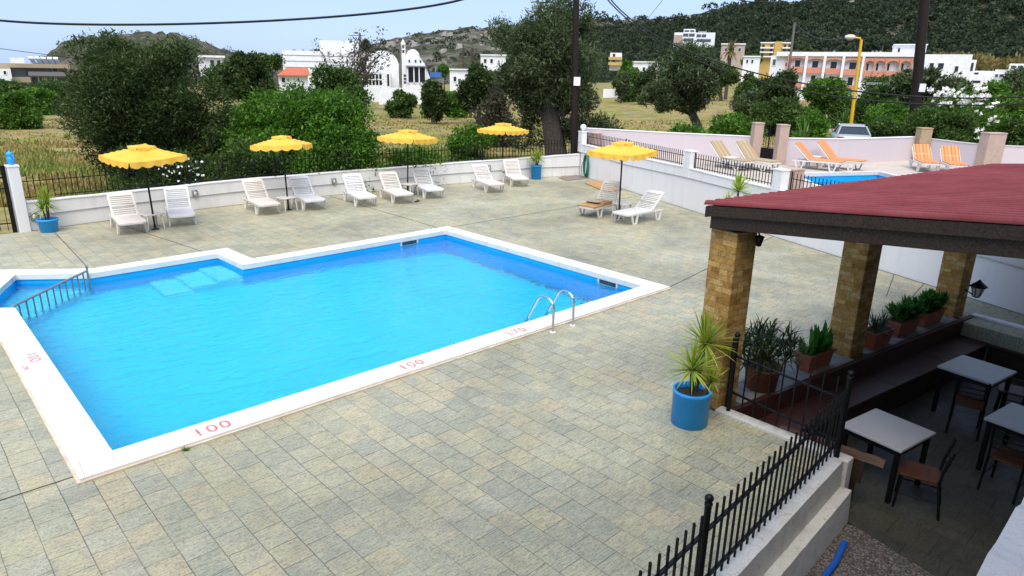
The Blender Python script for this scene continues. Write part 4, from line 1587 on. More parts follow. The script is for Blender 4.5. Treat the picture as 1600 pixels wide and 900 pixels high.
# planters
def trough(label, x, y, l, w, h, a, kind, seed):
    rng = np.random.default_rng(seed)
    root = thing('planter', label, 'planter', (x, y, .012), a, 'planters on the dwarf wall')
    b = .035
    mb = MB()
    mb.add([(-l / 2 + b, -w / 2 + b, 0), (l / 2 - b, -w / 2 + b, 0), (l / 2 - b, w / 2 - b, 0), (-l / 2 + b, w / 2 - b, 0), (-l / 2, -w / 2, h), (l / 2, -w / 2, h), (l / 2, w / 2, h), (-l / 2, w / 2, h)],
           [(0, 3, 2, 1), (0, 1, 5, 4), (1, 2, 6, 5), (2, 3, 7, 6), (3, 0, 4, 7)])
    mb.build('trough', M['terracotta'], root)
    rm = MB()
    for q in ((-l / 2 - .015, -w / 2 - .015, h - .03, l / 2 + .015, -w / 2 + .02, h + .005), (-l / 2 - .015, w / 2 - .02, h - .03, l / 2 + .015, w / 2 + .015, h + .005), (-l / 2 - .015, -w / 2 + .021, h - .03, -l / 2 + .02, w / 2 - .021, h + .005), (l / 2 - .02, -w / 2 + .021, h - .03, l / 2 + .015, w / 2 - .021, h + .005)):
        rm.box(*q)
    rm.build('rim', M['terracotta'], root)
    MB().box(-l / 2 + .021, -w / 2 + .021, h - .06, l / 2 - .021, w / 2 - .021, h - .03).build('soil', M['soil'], root)
    parts = []
    if kind == 'broad':
        for i in range(50):
            c = (rng.uniform(-l * .42, l * .42), rng.uniform(-w * .3, w * .3), h - .03)
            parts.append(blades(c, 1, rng.uniform(.26, .46), .10, rng, .9, 1.5, .35, 5))
        mat = L['aspidistra']
    elif kind == 'bushy':
        for i in range(46):
            c = (rng.uniform(-l * .48, l * .48), rng.uniform(-w * .45, w * .45), h + rng.uniform(-.03, .20))
            parts.append(blades(c, 13, .18, .045, rng, .1, 1.5, .2, 3))
        mat = L['aspidistra']
    else:
        for i in range(9):
            c = (rng.uniform(-l * .4, l * .4), rng.uniform(-w * .3, w * .3), h)
            parts.append(blades(c, 16, .34, .016, rng, .2, 1.4, 1.3, 5))
        mat = L['spider']
    v, f = join_blades(parts)
    np_mesh('foliage', v, f, mat, root)
    return root


def wallpt(t, off=.14):
    p = np.array([7.51, 4.03]) + U * t + Vv * off
    return p


p = wallpt(2.35, .12); trough('terracotta trough of broad upright green leaves left of the middle stone column', p[0], p[1], .62, .27, .27, PANG, 'broad', 2)
p = wallpt(4.05, .08); trough('terracotta trough of thin arching leaves right of the middle stone column', p[0], p[1], .55, .27, .27, PANG, 'thin', 3)
p = wallpt(5.0, .14); trough('terracotta trough of dense bright green leaves, left one of a pair near the far column', p[0], p[1], .7, .27, .26, PANG, 'bushy', 4)
p = wallpt(5.9, .14); trough('terracotta trough of dense green leaves touching the far stone column', p[0], p[1], .66, .27, .26, PANG, 'bushy', 5)
p = wallpt(1.05, .1)
sp = thing('potted_plant', 'big shaggy drooping plant in a dark round pot beside the first column', 'potted plant', (p[0], p[1], .012), 0)
MB().lathe([(.001, .001), (.2, 0), (.24, .3), (.26, .3), (.26, .34), (.23, .34), (.22, .29)], 28).build('pot', M['terracotta'], sp)
MB().lathe([(.222, .30), (.001, .31)], 20).build('soil', M['soil'], sp)
rng = np.random.default_rng(9)
parts = []
for i in range(46):
    a = rng.random() * 6.28; r = rng.random() ** .5 * .42
    parts.append(blades((math.cos(a) * r * 1.25, math.sin(a) * r * .8, .40 + (.62 - r * .9) * rng.random() ** .7), 16, .30, .022, rng, -.2, 1.3, 1.7, 5))
v, f = join_blades(parts); np_mesh('foliage', v, f, L['spider'], sp)
mb = MB()
for i in range(14):
    a = rng.random() * 6.28; r = rng.random() * .35
    limb(mb, (0, 0, .28), (math.cos(a) * r * 1.2, math.sin(a) * r * .8, .75), .012, .006, rng)
mb.build('stem', M['bark'], sp)

# lantern on the far column
p = np.array([7.51, 4.03]) + U * 6.85 + Vv * (-.2)
ln = thing('wall_lantern', 'black hexagonal lantern fixed to the farthest stone column', 'lantern', (p[0], p[1], .42), PANG)
MB().lathe([(.001, .0), (.05, .01), (.06, .03)], 6).build('base', M['black_iron'], ln)
MB().lathe([(.058, .032), (.105, .21)], 6).build('glass', M['lamp_head'], ln)
mb = MB()
for k in range(6):
    a = k * math.pi / 3
    mb.tube([(.06 * math.cos(a), .06 * math.sin(a), .03), (.108 * math.cos(a), .108 * math.sin(a), .21)], .007, 5)
mb.build('frame', M['black_iron'], ln)
MB().lathe([(.155, .205), (.15, .215), (.07, .28), (.045, .30), (.02, .33), (.001, .345)], 6).build('hood', M['black_iron'], ln)
MB().tube([(0, .2, .1), (0, .1, .06), (0, .0, .0)], .012, 6).build('bracket', M['black_iron'], ln)
# small bracket lamp under the beam at the first column
p = np.array([7.51, 4.03]) + U * .3 + Vv * (-.1)
bl = thing('bracket_lamp', 'small black lamp bracket under the beam beside the first column', 'lamp', (p[0], p[1], 2.28), PANG)
MB().tube([(0, .1, .08), (0, .02, .08), (0, 0, .03)], .012, 6).build('arm', M['black_iron'], bl)
MB().lathe([(.001, -.1), (.03, -.09), (.05, .0), (.06, .03), (.001, .05)], 12).build('shade', M['black_iron'], bl)

# hose coil, hatch
p = on_wall(.75, -.09)
hs = thing('garden_hose', 'coiled green garden hose hanging on the tall wall near the corner', 'hose', (p[0], p[1], .55), RANG)
mb = MB(); rng = np.random.default_rng(3)
for k in range(7):
    pts = []
    rr = .2 + .03 * rng.random(); oz = -.02 * k * rng.random(); oy = -.03 + .02 * k - .06
    for a in np.linspace(0, 2 * math.pi, 26, endpoint=False):
        pts.append((rr * .9 * math.cos(a) + .01 * rng.random(), oy * .7, oz + (rr + .22) * math.sin(a) * (1.0)))
    mb.tube(pts, .017, 6, closed=True)
mb.build('coil', M['hose_green'], hs)
MB().tube([(-.28, -.05, .1), (-.33, -.05, -.1), (-.30, -.06, -.4), (-.1, -.12, -.53), (.3, -.35, -.54)], .012, 6).build('loose_end', M['hose_grey'], hs)
MB().box(-.06, -.02, .36, .06, .085, .42).build('hook', M['grey_metal'], hs)
hp = [tuple(G(*q)[:2]) for q in ((872, 278), (893, 272), (921, 279), (885, 283))]
hh = MB(); hh.prism(hp, .003, .018)
tag(hh.build('floor_hatch', M['hatch'], None, .004), 'rusty flat metal hatch in the ground at the corner of the walls', 'hatch')
for (px, py, s, lab, m) in ((652, 315, .09, 'small black object lying on the paving by the third umbrella', 'black_paint'),):
    p = G(px, py)
    k = thing('shoe', 'small black sandal left on the paving in front of the third umbrella', 'sandal', (p[0], p[1], 0), .3)
    MB().prism([(-.13, -.04), (.08, -.05), (.13, -.02), (.13, .03), (.08, .05), (-.13, .04)], .001, .025).build('sole', M['rubber'], k, .006)
    MB().tube([(.02, -.05, .02), (.03, -.02, .06), (.03, .02, .06), (.02, .05, .02)], .012, 6).build('strap', M['rubber'], k)

# ------------------------------------------------------------------ the building the view is taken from
hb = thing('hotel_building', 'rough white balcony parapet of the near building at the lower right edge', 'building', (0, 0, 0))
rb = rough_bar(4.6, .26, 1.0, 60, np.random.default_rng(21), .012)
o = rb.build('balcony_parapet', M['balcony'], hb); o.location = (1.42, -.07, 2.2)
MB().box(-3, -1.6, 2.0, 6.4, .18, 2.198).build('balcony_slab', M['white_wall'], hb)
MB().box(-14, -9, -1.5, 26, -1.6, 10.5).build('wall', M['white_wall2'], hb)  # out of view, its height raised to shade the near terrace
MB().box(12.9, -1.59, -1.5, 22, .2, 9.5).build('side_wing', M['white_wall2'], hb)  # unseen wing, added to keep skylight out of the dining area

# ------------------------------------------------------------------ neighbouring terrace
LW = [(22.75, 19.95), (24.3, 17.0), (26.05, 13.75)]
LW2 = [(25.95, 12.35), (27.6, 11.05), (29.3, 10.55), (30.9, 10.1), (32.0, 9.75)]
LW3 = [(32.2, 9.3), (31.7, 8.0), (31.45, 7.35)]
LW4 = [(31.8, 6.7), (33.5, 4.9), (37, 1.0)]
nt_outer = [tuple(on_wall(-.2, .20)), (23.0, 19.9), (24.4, 17.1), (26.2, 13.8), (26.35, 11.95), (27.6, 11.2), (29.3, 10.7), (32.2, 9.9), (32.4, 9.3), (31.6, 7.3), (32.0, 6.6), (37, .9), (30, -4), (14.3, -1.0), tuple(on_wall(19, .20))]
POOL2 = [(23.48, 10.77), (26.63, 9.12), (24.45, 6.45), (20.75, 8.35)]
pale = simple('pale_flagstones', (.50, .44, .37), .85, (.42, .37, .31), 2.5, .2)
struct(fill_poly('neighbour_terrace', nt_outer, [offset_poly(POOL2, .1)], 1.0, pale, -.8))
p2 = thing('swimming_pool', 'small deep blue swimming pool on the raised neighbouring terrace', 'swimming pool', (0, 0, 0))
mb = MB(); ring(POOL2, offset_poly(POOL2, .14), .9, 1.03, mb); mb.build('coping', M['coping'], p2)
mb = MB(); W2 = offset_poly(POOL2, .02)
for i in range(4):
    a = W2[i]; b = W2[(i + 1) % 4]
    mb.add([(a[0], a[1], -.4), (b[0], b[1], -.4), (b[0], b[1], .97), (a[0], a[1], .97)], [(0, 1, 2, 3)])
mb.build('pool_wall', M['pool_wall'], p2)
mb = MB(); mb.add([(x, y, -.35) for x, y in W2], [(0, 1, 2, 3)]); mb.build('pool_floor', M['pool_wall'], p2)
struct(fill_poly('pool_water', offset_poly(POOL2, .015), [], .70, M['water']))
wall_run('lilac_wall', 'lilac garden wall left of the black garden gate', LW, -.8, [2.0, 1.96, 1.95], .18, M['lilac'], M['white_wall'], side=1)
wall_run('lilac_wall', 'curved lilac wall behind the orange loungers, right of the garden gate', LW2, -.8, [2.0, 1.99, 1.98, 1.97, 1.97], .18, M['lilac'], M['white_wall'], side=1)
wall_run('lilac_wall', 'shaded lilac wall under the round dark green tree', LW3, -.8, [1.92, 1.9, 1.9], .18, M['lilac'], None, side=1)
wall_run('lilac_wall', 'lilac wall at the right edge beyond the wide pink pillar', LW4, -.8, [1.88, 1.85, 1.8], .18, M['lilac'], None, side=1)
gp_ = 'pink stone pillars of the neighbouring garden'
for (x, y, w, z, lab, m) in ((25.97, 13.62, .36, 2.5, 'pink stone pillar left of the black garden gate', 'pinkstone'), (25.85, 12.52, .36, 2.5, 'pink stone pillar right of the black garden gate', 'pinkstone'), (32.1, 9.5, .46, 2.35, 'brownish stone pillar where the curved lilac wall ends', 'tanstone'), (31.6, 6.95, .78, 2.35, 'wide pink stone pillar right of the round dark tree', 'pinkstone')):
    pillar('stone_pillar', lab, x, y, YAW if w < .7 else YAW + .2, w, .42, .5, z, M[m], None, gp_)
gg = thing('garden_gate', 'black garden gate with a solid lower panel between two pink pillars', 'gate', (25.93, 13.07, 1.0), math.atan2(-1.3, -.1) + math.pi)
gg.scale = (.74, 1, 1)
MB().box(-.5, -.02, .05, .5, .02, .55).build('panel', M['black_iron'], gg)
for x in (-.5, .0, .5):
    MB().box(x - .02, -.025, .04, x + .02, .025, 1.42).build('frame_bar', M['black_iron'], gg)
mb = MB()
for x0 in (-.38, -.26, -.13, .13, .26, .38):
    mb.tube([(x0, 0, .55), (x0 + .06, 0, .8), (x0 - .05, 0, 1.1), (x0, 0, 1.38)], .008, 5)
mb.build('scrollwork', M['black_iron'], gg)


# cushioned loungers
def cushion_lounger(label, foot, head, ang, mat, grp, z=1.0, fr='A'):
    o = place_lounger(foot, head, ang, label, fr, z, grp)
    o.name = 'cushioned_lounger'
    b = MB().box(-.29, .02, .335, .29, 1.12, .385).build('cushion', mat, o, .012)
    d = MB().box(-.29, 0.02, .028, .29, .84, .078).build('back_cushion', mat, o, .012)
    d.location = (0, 1.14, .31); d.rotation_euler = (R_(ang), 0, 0)
    return o


go = 'loungers with orange striped cushions'
cushion_lounger('orange striped lounger at the left, its back towards the garden gate', (25.6, 9.95), (25.34, 11.57), 44, M['cush_orange'], go)
cushion_lounger('orange striped lounger with its back against the curved lilac wall', (26.45, 9.6), (26.5, 11.2), 46, M['cush_orange'], go)
cushion_lounger('orange striped lounger in front of the brownish pillar, facing the pool', (28.0, 7.85), (29.4, 8.68), 37, M['cush_orange'], go)
cushion_lounger('orange striped lounger left of the wide pink pillar, nearest the red roof', (28.2, 7.0), (29.65, 7.8), 37, M['cush_orange'], go)
gt = 'loungers with tan checked cushions'
cushion_lounger('tan checked lounger at the left behind the iron fence panel', (22.8, 12.1), (23.2, 13.7), 42, M['cush_tan'], gt)
cushion_lounger('tan checked lounger left of the black garden gate', (23.4, 11.4), (23.8, 13.0), 44, M['cush_tan'], gt)
o = copy_tree(tb); o.location = (22.95, 12.9, 1.0); o['label'] = 'white table between the two tan loungers behind the fence'
o = copy_tree(tb); o.location = (25.95, 11.2, 1.0); o['label'] = 'white table between the two left orange loungers'

# ------------------------------------------------------------------ car
def car():
    p = P(1328, 214, 37)
    z0 = 4.15 - 1.0
    topz = P(1325, 193.5, 37)[2]
    z0 = topz - 1.43
    cr = thing('parked_car', 'silver saloon car parked behind the curved lilac wall', 'car', (p[0], p[1], z0), YAW + R_(70))
    # local: +x forward, y left. body profile by sections (x, half width, z bottom, z top)
    secs = [(-2.15, .70, .45, .78), (-2.05, .80, .32, .95), (-1.6, .85, .25, 1.0), (-.6, .87, .22, .96), (.6, .87, .22, .95), (1.4, .85, .24, .88), (1.95, .78, .3, .75), (2.12, .65, .4, .62)]
    vs = []; fs = []
    for x, w, zb, zt in secs:
        for y, z in ((-w * .92, zb), (-w, (zb + zt) * .5), (-w * .94, zt - .03), (-w * .75, zt), (w * .75, zt), (w * .94, zt - .03), (w, (zb + zt) * .5), (w * .92, zb)):
            vs.append((x, y, z))
    n = 8
    for i in range(len(secs) - 1):
        for k in range(n):
            fs.append((i * n + k, i * n + (k + 1) % n, (i + 1) * n + (k + 1) % n, (i + 1) * n + k))
    fs += [tuple(range(n))[::-1], tuple(range((len(secs) - 1) * n, len(secs) * n))]
    MB().add(vs, fs, True).build('body', M['car_paint'], cr)
    # cabin: roof on pillars with glass
    lo = [(-1.65, .74, .97), (1.0, .74, .93)]; hi = [(-1.0, .56, 1.41), (.15, .56, 1.43)]
    cabin = MB()
    v = [(-1.65, -.74, .97), (1.0, -.74, .93), (1.0, .74, .93), (-1.65, .74, .97), (-1.0, -.57, 1.36), (.2, -.57, 1.38), (.2, .57, 1.38), (-1.0, .57, 1.36)]
    cabin.add(v, [(0, 1, 5, 4), (1, 2, 6, 5), (2, 3, 7, 6), (3, 0, 4, 7)])
    cabin.build('window', M['car_glass'], cr)
    MB().add([(-1.08, -.6, 1.352), (.28, -.6, 1.37), (.28, .6, 1.37), (-1.08, .6, 1.352), (-.9, -.5, 1.42), (.1, -.5, 1.435), (.1, .5, 1.435), (-.9, .5, 1.42)],
             [(4, 5, 6, 7), (0, 1, 5, 4), (1, 2, 6, 5), (2, 3, 7, 6), (3, 0, 4, 7), (3, 2, 1, 0)]).build('roof', M['car_paint'], cr, .03)
    for s in (-1, 1):
        for a, b in (((-1.68, .76, .96), (-1.0, .585, 1.37)), ((-.35, .752, .95), (-.35, .59, 1.38)), ((1.02, .75, .93), (.2, .585, 1.39))):
            MB().beam((a[0], s * a[1], a[2]), (b[0], s * b[1], b[2]), .07, .05).build('pillar', M['car_paint'], cr)
        MB().box(-2.13, s * .62 - .16, .70, -2.02, s * .62 + .16, .90).build('tail_light', M['tail_red'], cr, .02)
        for x in (-1.35, 1.3):
            w = MB().tube([(x, s * .72, .31), (x, s * .88, .31)], .31, 20).build('wheel', M['rubber'], cr)
            MB().tube([(x, s * .86, .31), (x, s * .89, .31)], .19, 14).build('rim', M['grey_metal'], w)
    MB().box(-2.19, -.25, .60, -2.14, .25, .71).build('number_plate', M['paper'], cr)
    MB().box(-2.22, -.74, .36, -2.06, .74, .52).build('bumper', M['car_paint'], cr, .03)
    return cr


car()
# sandy parking strip by the car
pts = [P(1235, 214, 40), P(1300, 190, 60), P(1330, 186, 70), P(1285, 187, 68), P(1225, 200, 46)]
p = [(q[0], q[1]) for q in pts]
sx = fill_poly('sandy_track', p, [], 0, M['sand'])
for v in sx.data.vertices:
    v.co.z = ground_z(v.co.x, v.co.y) + .03
struct(sx)

# ------------------------------------------------------------------ poles, wires, street lamp
def pole(label, px, pyb, pxt, pyt, D, r, mat, arms=None, card=None, Dt=None):
    b = P(px, pyb, D); t = P(pxt, pyt, Dt or D)
    gz = ground_z(b[0], b[1]) - .2
    k = (b[2] - gz) / max(.1, t[2] - b[2])
    b2 = b - (t - b) * k
    root = thing('utility_pole', label, 'pole', tuple(b2), 0, 'wooden utility poles')
    d = t - b2
    MB().tube([(0, 0, 0), tuple(d * .5), tuple(d)], [r, r * .92, r * .82], 12).build('post', mat, root)
    if arms:
        for (fr, w) in arms:
            q = d * fr
            MB().beam(tuple(q - RH * w), tuple(q + RH * w * .3), .08, .1).build('crossarm', mat, root)
    if card:
        q = P(card[0], card[1], D) - b2
        o = MB().box(-.14, -.02, -.18, .14, .02, .18).build('notice_card', M['paper'], root, loc=tuple(q - FH * (r + .03)))
        o.rotation_euler.z = YAW
    return root


pole('thick dark utility pole rising beside the big olive tree at the wall corner', 896, 262, 901, -40, 31.2, .155, M['pole_wood'], None, (901, 127))
pole('thick leaning dark utility pole behind the round tree at the right', 1428, 190, 1448, -40, 33, .24, M['pole_wood'], None, (1436, 137))
pole('thin grey pole with a crossarm beside the bare tree', 564, 132, 562, 52, 105, .2, M['pole_grey'], [(.97, 1.6), (.72, .9)])
pole('thin grey pole in front of the domed church', 627, 134, 626, 72, 108, .15, M['pole_grey'])
pole('short reddish brown pole standing in the dry field', 735, 188, 738, 75, 72, .15, M['pole_brown'])
pole('thin leaning grey pole in front of the salmon hotel', 1227, 150, 1242, 35, 92, .17, M['pole_grey'])
pole('pale pole with a crossarm showing above the big left olive tree', 287, 100, 284, 55, 130, .35, M['pole_grey'], [(.99, 1.4)])
pole('thin dark pole far beyond the church road', 722, 130, 724, 70, 150, .16, M['pole_brown'])

sl_b = P(1331, 196, 46); sl_t = P(1346, 62, 46)
gz = ground_z(sl_b[0], sl_b[1])
sl = thing('street_lamp', 'yellow street lamp post with a pale lamp head, in front of the salmon hotel', 'street lamp', (sl_b[0], sl_b[1], gz))
d = sl_t - np.array([sl_b[0], sl_b[1], gz])
MB().tube([(0, 0, 0), tuple(d * .5), tuple(d)], [.12, .105, .085], 12).build('post', M['yellow_paint'], sl)
e = d + np.array([0, 0, 0]); q = e - RH * .45 + np.array([0, 0, .12])
MB().tube([tuple(e - np.array([0, 0, .1])), tuple(e - RH * .1 + np.array([0, 0, .08])), tuple(q)], .06, 8).build('arm', M['yellow_paint'], sl)
hd = MB().lathe([(.001, -.32), (.1, -.28), (.16, -.05), (.15, .2), (.08, .32), (.001, .34)], 14).build('lamp_head', M['lamp_head'], sl, loc=tuple(q - RH * .3 + np.array([0, 0, .02])))
hd.rotation_euler = (R_(90), 0, YAW + R_(90)); hd.rotation_mode = 'ZYX'
hd.rotation_mode = 'XYZ'


def wire(label, pts, r, D0, D1=None):
    D1 = D1 or D0
    # smooth curve through the given directions
    xs = np.array([p[0] for p in pts], float); ys = np.array([p[1] for p in pts], float)
    n = 40
    tt = np.linspace(0, 1, len(pts)); t2 = np.linspace(0, 1, n)
    deg = min(3, len(pts) - 1)
    cx = np.polyval(np.polyfit(tt, xs, deg), t2); cy = np.polyval(np.polyfit(tt, ys, deg), t2)
    P3 = [P(x, y, D0 + (D1 - D0) * t) for x, y, t in zip(cx, cy, t2)]
    return tag(MB().tube([tuple(q) for q in P3], r, 6).build('power_line', M['black_paint']), label, 'cable', 'overhead cables')


wire('thick black cable sagging across the sky at the upper left', [(-60, 22), (0, 28), (200, 41), (400, 38), (560, 22), (690, 0), (760, -18)], .021, 14, 14)
wire('thin cable dipping behind the left olive tree', [(-40, 72), (0, 76), (70, 85), (150, 95)], .02, 45, 55)
wire('upper one of two thick cables crossing in front of the salmon hotel', [(940, -14), (1000, 36), (1100, 86), (1200, 120), (1300, 141), (1430, 152), (1600, 149), (1660, 146)], .018, 22, 17)
wire('lower one of two thick cables crossing in front of the salmon hotel', [(930, -20), (1000, 43), (1100, 95), (1200, 130), (1300, 152), (1420, 164), (1600, 161), (1660, 158)], .018, 22, 17)
wire('black cable skimming the hill top at the upper right', [(1150, -4), (1200, 4), (1300, 2), (1370, -5)], .02, 30, 30)
wire('slack cable hanging between the leaning grey pole and the yellow lamp', [(1242, 35), (1258, 50), (1285, 61), (1330, 58)], .035, 92, 47)
wire('thin straight wire climbing across the wooded hill', [(1366, 45), (1395, 22), (1430, -4)], .016, 40, 34)
wire('thin straight wire coming down beside the dark pole', [(1040, -6), (1010, 32)], .015, 40, 60)


# ------------------------------------------------------------------ hills
def ridge_eval(R, x):
    return float(np.interp(x, [p[0] for p in R], [p[1] for p in R]))


def hill(name, ridge, D0, D1f, mat, seed, step=10, zb=None, rough=1.0):
    rng = np.random.default_rng(seed)
    xs = np.arange(ridge[0][0], ridge[-1][0] + 1, step)
    T = np.linspace(0, 1, 26)
    V = []
    ph = rng.random(12) * 6.28
    for x in xs:
        cr = P(x, ridge_eval(ridge, x), D1f(x))
        bs = P(x, 450, D0)
        b3 = np.array([CAM[0], CAM[1], 0]) + (cr - CAM) * (D0 / D1f(x)); b3[2] = 0
        zb_ = ground_z(b3[0], b3[1]) - 3
        for t in T:
            p = b3 + (cr - b3) * t
            nz = 0
            for k in range(5):
                fq = .012 * 1.9 ** k
                nz += math.sin(p[0] * fq + ph[k]) * math.sin(p[1] * fq * 1.1 + ph[k + 5]) / 1.7 ** k
            z = zb_ + (cr[2] - zb_) * (t ** 1.15) + rough * nz * 3.0 * math.sin(math.pi * min(1, t * 1.0)) + rough * .6 * rng.normal() * (t > 0)
            V.append((p[0], p[1], z))
        for t in (1.15, 1.4, 2.0):
            p = b3 + (cr - b3) * t
            V.append((p[0], p[1], zb_ + (cr[2] - zb_) * (1 - (t - 1) * .9)))
    nr = len(T) + 3
    Q = []
    for i in range(len(xs) - 1):
        for j in range(nr - 1):
            Q.append((i * nr + j, (i + 1) * nr + j, (i + 1) * nr + j + 1, i * nr + j + 1))
    o = struct(np_mesh(name, V, Q, mat, smooth=True))
    return np.array(V).reshape(len(xs), nr, 3), xs, T


RL = [(20, 118), (45, 104), (65, 93), (85, 74), (105, 63), (135, 57), (180, 54), (230, 50), (270, 51), (310, 61), (340, 74), (365, 82), (400, 88), (430, 98), (470, 118)]
HL, xl, tl = hill('hill', RL, 260, lambda x: 420, M['hill_left'], 3, 6)
RR = [(520, 116), (545, 95), (565, 78), (580, 69), (610, 61), (640, 54), (680, 49), (740, 43), (775, 44), (800, 39), (870, 33), (920, 30), (960, 32), (985, 32), (1000, 28), (1040, 28), (1075, 25), (1100, 19), (1130, 11), (1150, 7), (1180, 3), (1200, 3), (1230, 5), (1260, 3), (1285, -2), (1330, -6), (1400, -22), (1500, -45), (1600, -65), (1800, -95), (2050, -110)]
HR, xr, tr_ = hill('hill', RR, 250, lambda x: 640 - 150 * sstep(900, 1500, x), M['hill'], 5, 9)


def hill_trees(name, label, H, xs, nt, size, mat, seed, dens, per=34, sizef=None):
    """far woods: thousands of crowns that read as one mass"""
    rng = np.random.default_rng(seed)
    V = []; Q = []
    nx, nr, _ = H.shape
    cl = []
    cnt = 0
    while cnt < nt:
        i = rng.random() * (nx - 1.001); j = rng.random() ** .8 * (nr - 4.001)
        i0, j0 = int(i), int(j); a, b = i - i0, j - j0
        p = (H[i0, j0] * (1 - a) * (1 - b) + H[i0 + 1, j0] * a * (1 - b) + H[i0, j0 + 1] * (1 - a) * b + H[i0 + 1, j0 + 1] * a * b)
        px = xs[0] + (xs[-1] - xs[0]) * i / (nx - 1)
        t = j / 25
        if rng.random() > dens(px, t, p):
            cnt += .15
            continue
        s = size * (.45 + 1.0 * rng.random() ** 1.5) * (sizef(px) if sizef else 1)
        sz = s * (.9 + .5 * rng.random())
        cl.append((p[0], p[1], p[2] + sz * .55, s, s, sz))
        cnt += 1
    cl = np.array(cl)
    n = len(cl) * per
    idx = np.repeat(np.arange(len(cl)), per)
    u = unit(rng.normal(size=(n, 3)))
    u[:, 2] = np.abs(u[:, 2]) * 1.0 - .25
    c = cl[idx, :3] + u * cl[idx, 3:] * (.75 + .35 * rng.random((n, 1)))
    d = u + rng.normal(size=(n, 3)) * .6
    s = cl[idx, 3] * (.26 + .2 * rng.random(n))
    v, f = leaf_arrays(c, d, s * 1.3, s * .85, rng)
    o = np_mesh(name, v, f, mat)
    tag(o, label, 'woods', None, 'stuff')
    return o


def pn(p, f, s):
    return .5 + .5 * math.sin(p[0] * f + s) * math.sin(p[1] * f * 1.3 + s * 2)


def dens_r(px, t, p):
    if px < 880:
        return .16 + .25 * (t < .35) + .2 * pn(p, .05, 1)
    if px < 1250 and t > .84:
        return .22
    w = sstep(880, 980, px)
    q = .5 + .5 * math.sin(p[0] * .021 + 1.3 + math.sin(p[1] * .03)) * math.sin(p[1] * .027)
    return .25 + w * ((.75 if t < .88 or px > 1270 else .12) - (.6 * max(0, q - .62) / .38 if t > .35 else 0))


hill_trees('woodland', 'dense dark pine woods covering the right hillside', HR, xr, 6800, 3.1, L['pine'], 21, dens_r, 62, lambda px: .5 + .5 * sstep(860, 960, px))
hill_trees('scrub', 'dark scrub dotted over the rocky hill at the left', HL, xl, 520, 1.25, L['darkgreen'], 22, lambda px, t, p: .25 + .4 * pn(p, .06, 2), 26)
# pale rocks along the crests
rng = np.random.default_rng(31); mb = MB()
for k in range(240):
    i = int(rng.integers(0, len(xr)))
    px = xr[i]
    t = (rng.uniform(.83, 1.0) if px > 1080 else rng.uniform(.45, 1.0))
    if px > 1500 or (860 < px < 1060 and t < .75): continue
    j = int(t * 24)
    p = HR[i, j] + rng.normal(size=3) * np.array([4, 4, 0])
    s = rng.uniform(.8, 2.8)
    vs = []
    for a in range(6):
        an = a * 1.047 + rng.random() * .6
        vs.append((p[0] + s * 1.5 * math.cos(an), p[1] + s * 1.5 * math.sin(an), p[2] - s))
    for a in range(6):
        an = a * 1.047 + rng.random() * .6
        vs.append((p[0] + s * .8 * math.cos(an), p[1] + s * .8 * math.sin(an), p[2] + s * rng.uniform(.4, .9)))
    mb.add(vs, [(0, 1, 7, 6), (1, 2, 8, 7), (2, 3, 9, 8), (3, 4, 10, 9), (4, 5, 11, 10), (5, 0, 6, 11), (6, 7, 8, 9, 10, 11)])
tag(mb.build('rocks', simple('pale_rock', (.30, .275, .245), .9, (.22, .2, .175), .4)), 'pale rocks scattered along the hill crest', 'rocks', None, 'stuff')


# ------------------------------------------------------------------ far buildings
class House:
    def __init__(s, name, label, cat, pxc, pybase, D, yaw=0.0, group=None):
        s.p = P(pxc, pybase, D); s.m = mpp(s.p); s.pxc = pxc; s.pyb = pybase
        a = math.atan((pxc - 800) / F)
        s.root = thing(name, label, cat, tuple(s.p), YAW - a, group)
        s.c = math.cos(a)

    def u(s, px): return (px - s.pxc) * s.m * s.c
    def w(s, py): return (s.pyb - py) * s.m

    def block(s, part, px0, px1, py0, py1, mat, y0=0.0, y1=8.0, bevel=0.0, down=0.0):
        return MB().box(s.u(px0), y0, s.w(py1) - down, s.u(px1), y1, s.w(py0)).build(part, mat, s.root, bevel)

    def window(s, px0, px1, py0, py1, mat=None, y=0.0, frame=True):
        a, b, c, d = s.u(px0), s.u(px1), s.w(py1), s.w(py0)
        o = MB().box(a, y - .04, c, b, y + .05, d).build('window', mat or M['glass_dark'], s.root)
        if frame:
            t = .09
            f = MB()
            f.box(a - t, y - .09, c - t, b + t, y - .003, c); f.box(a - t, y - .09, d, b + t, y - .003, d + t)
            f.box(a - t, y - .09, c + .001, a, y - .003, d - .001); f.box(b, y - .09, c + .001, b + t, y - .003, d - .001)
            f.build('frame', M['white_far'], o)
        return o


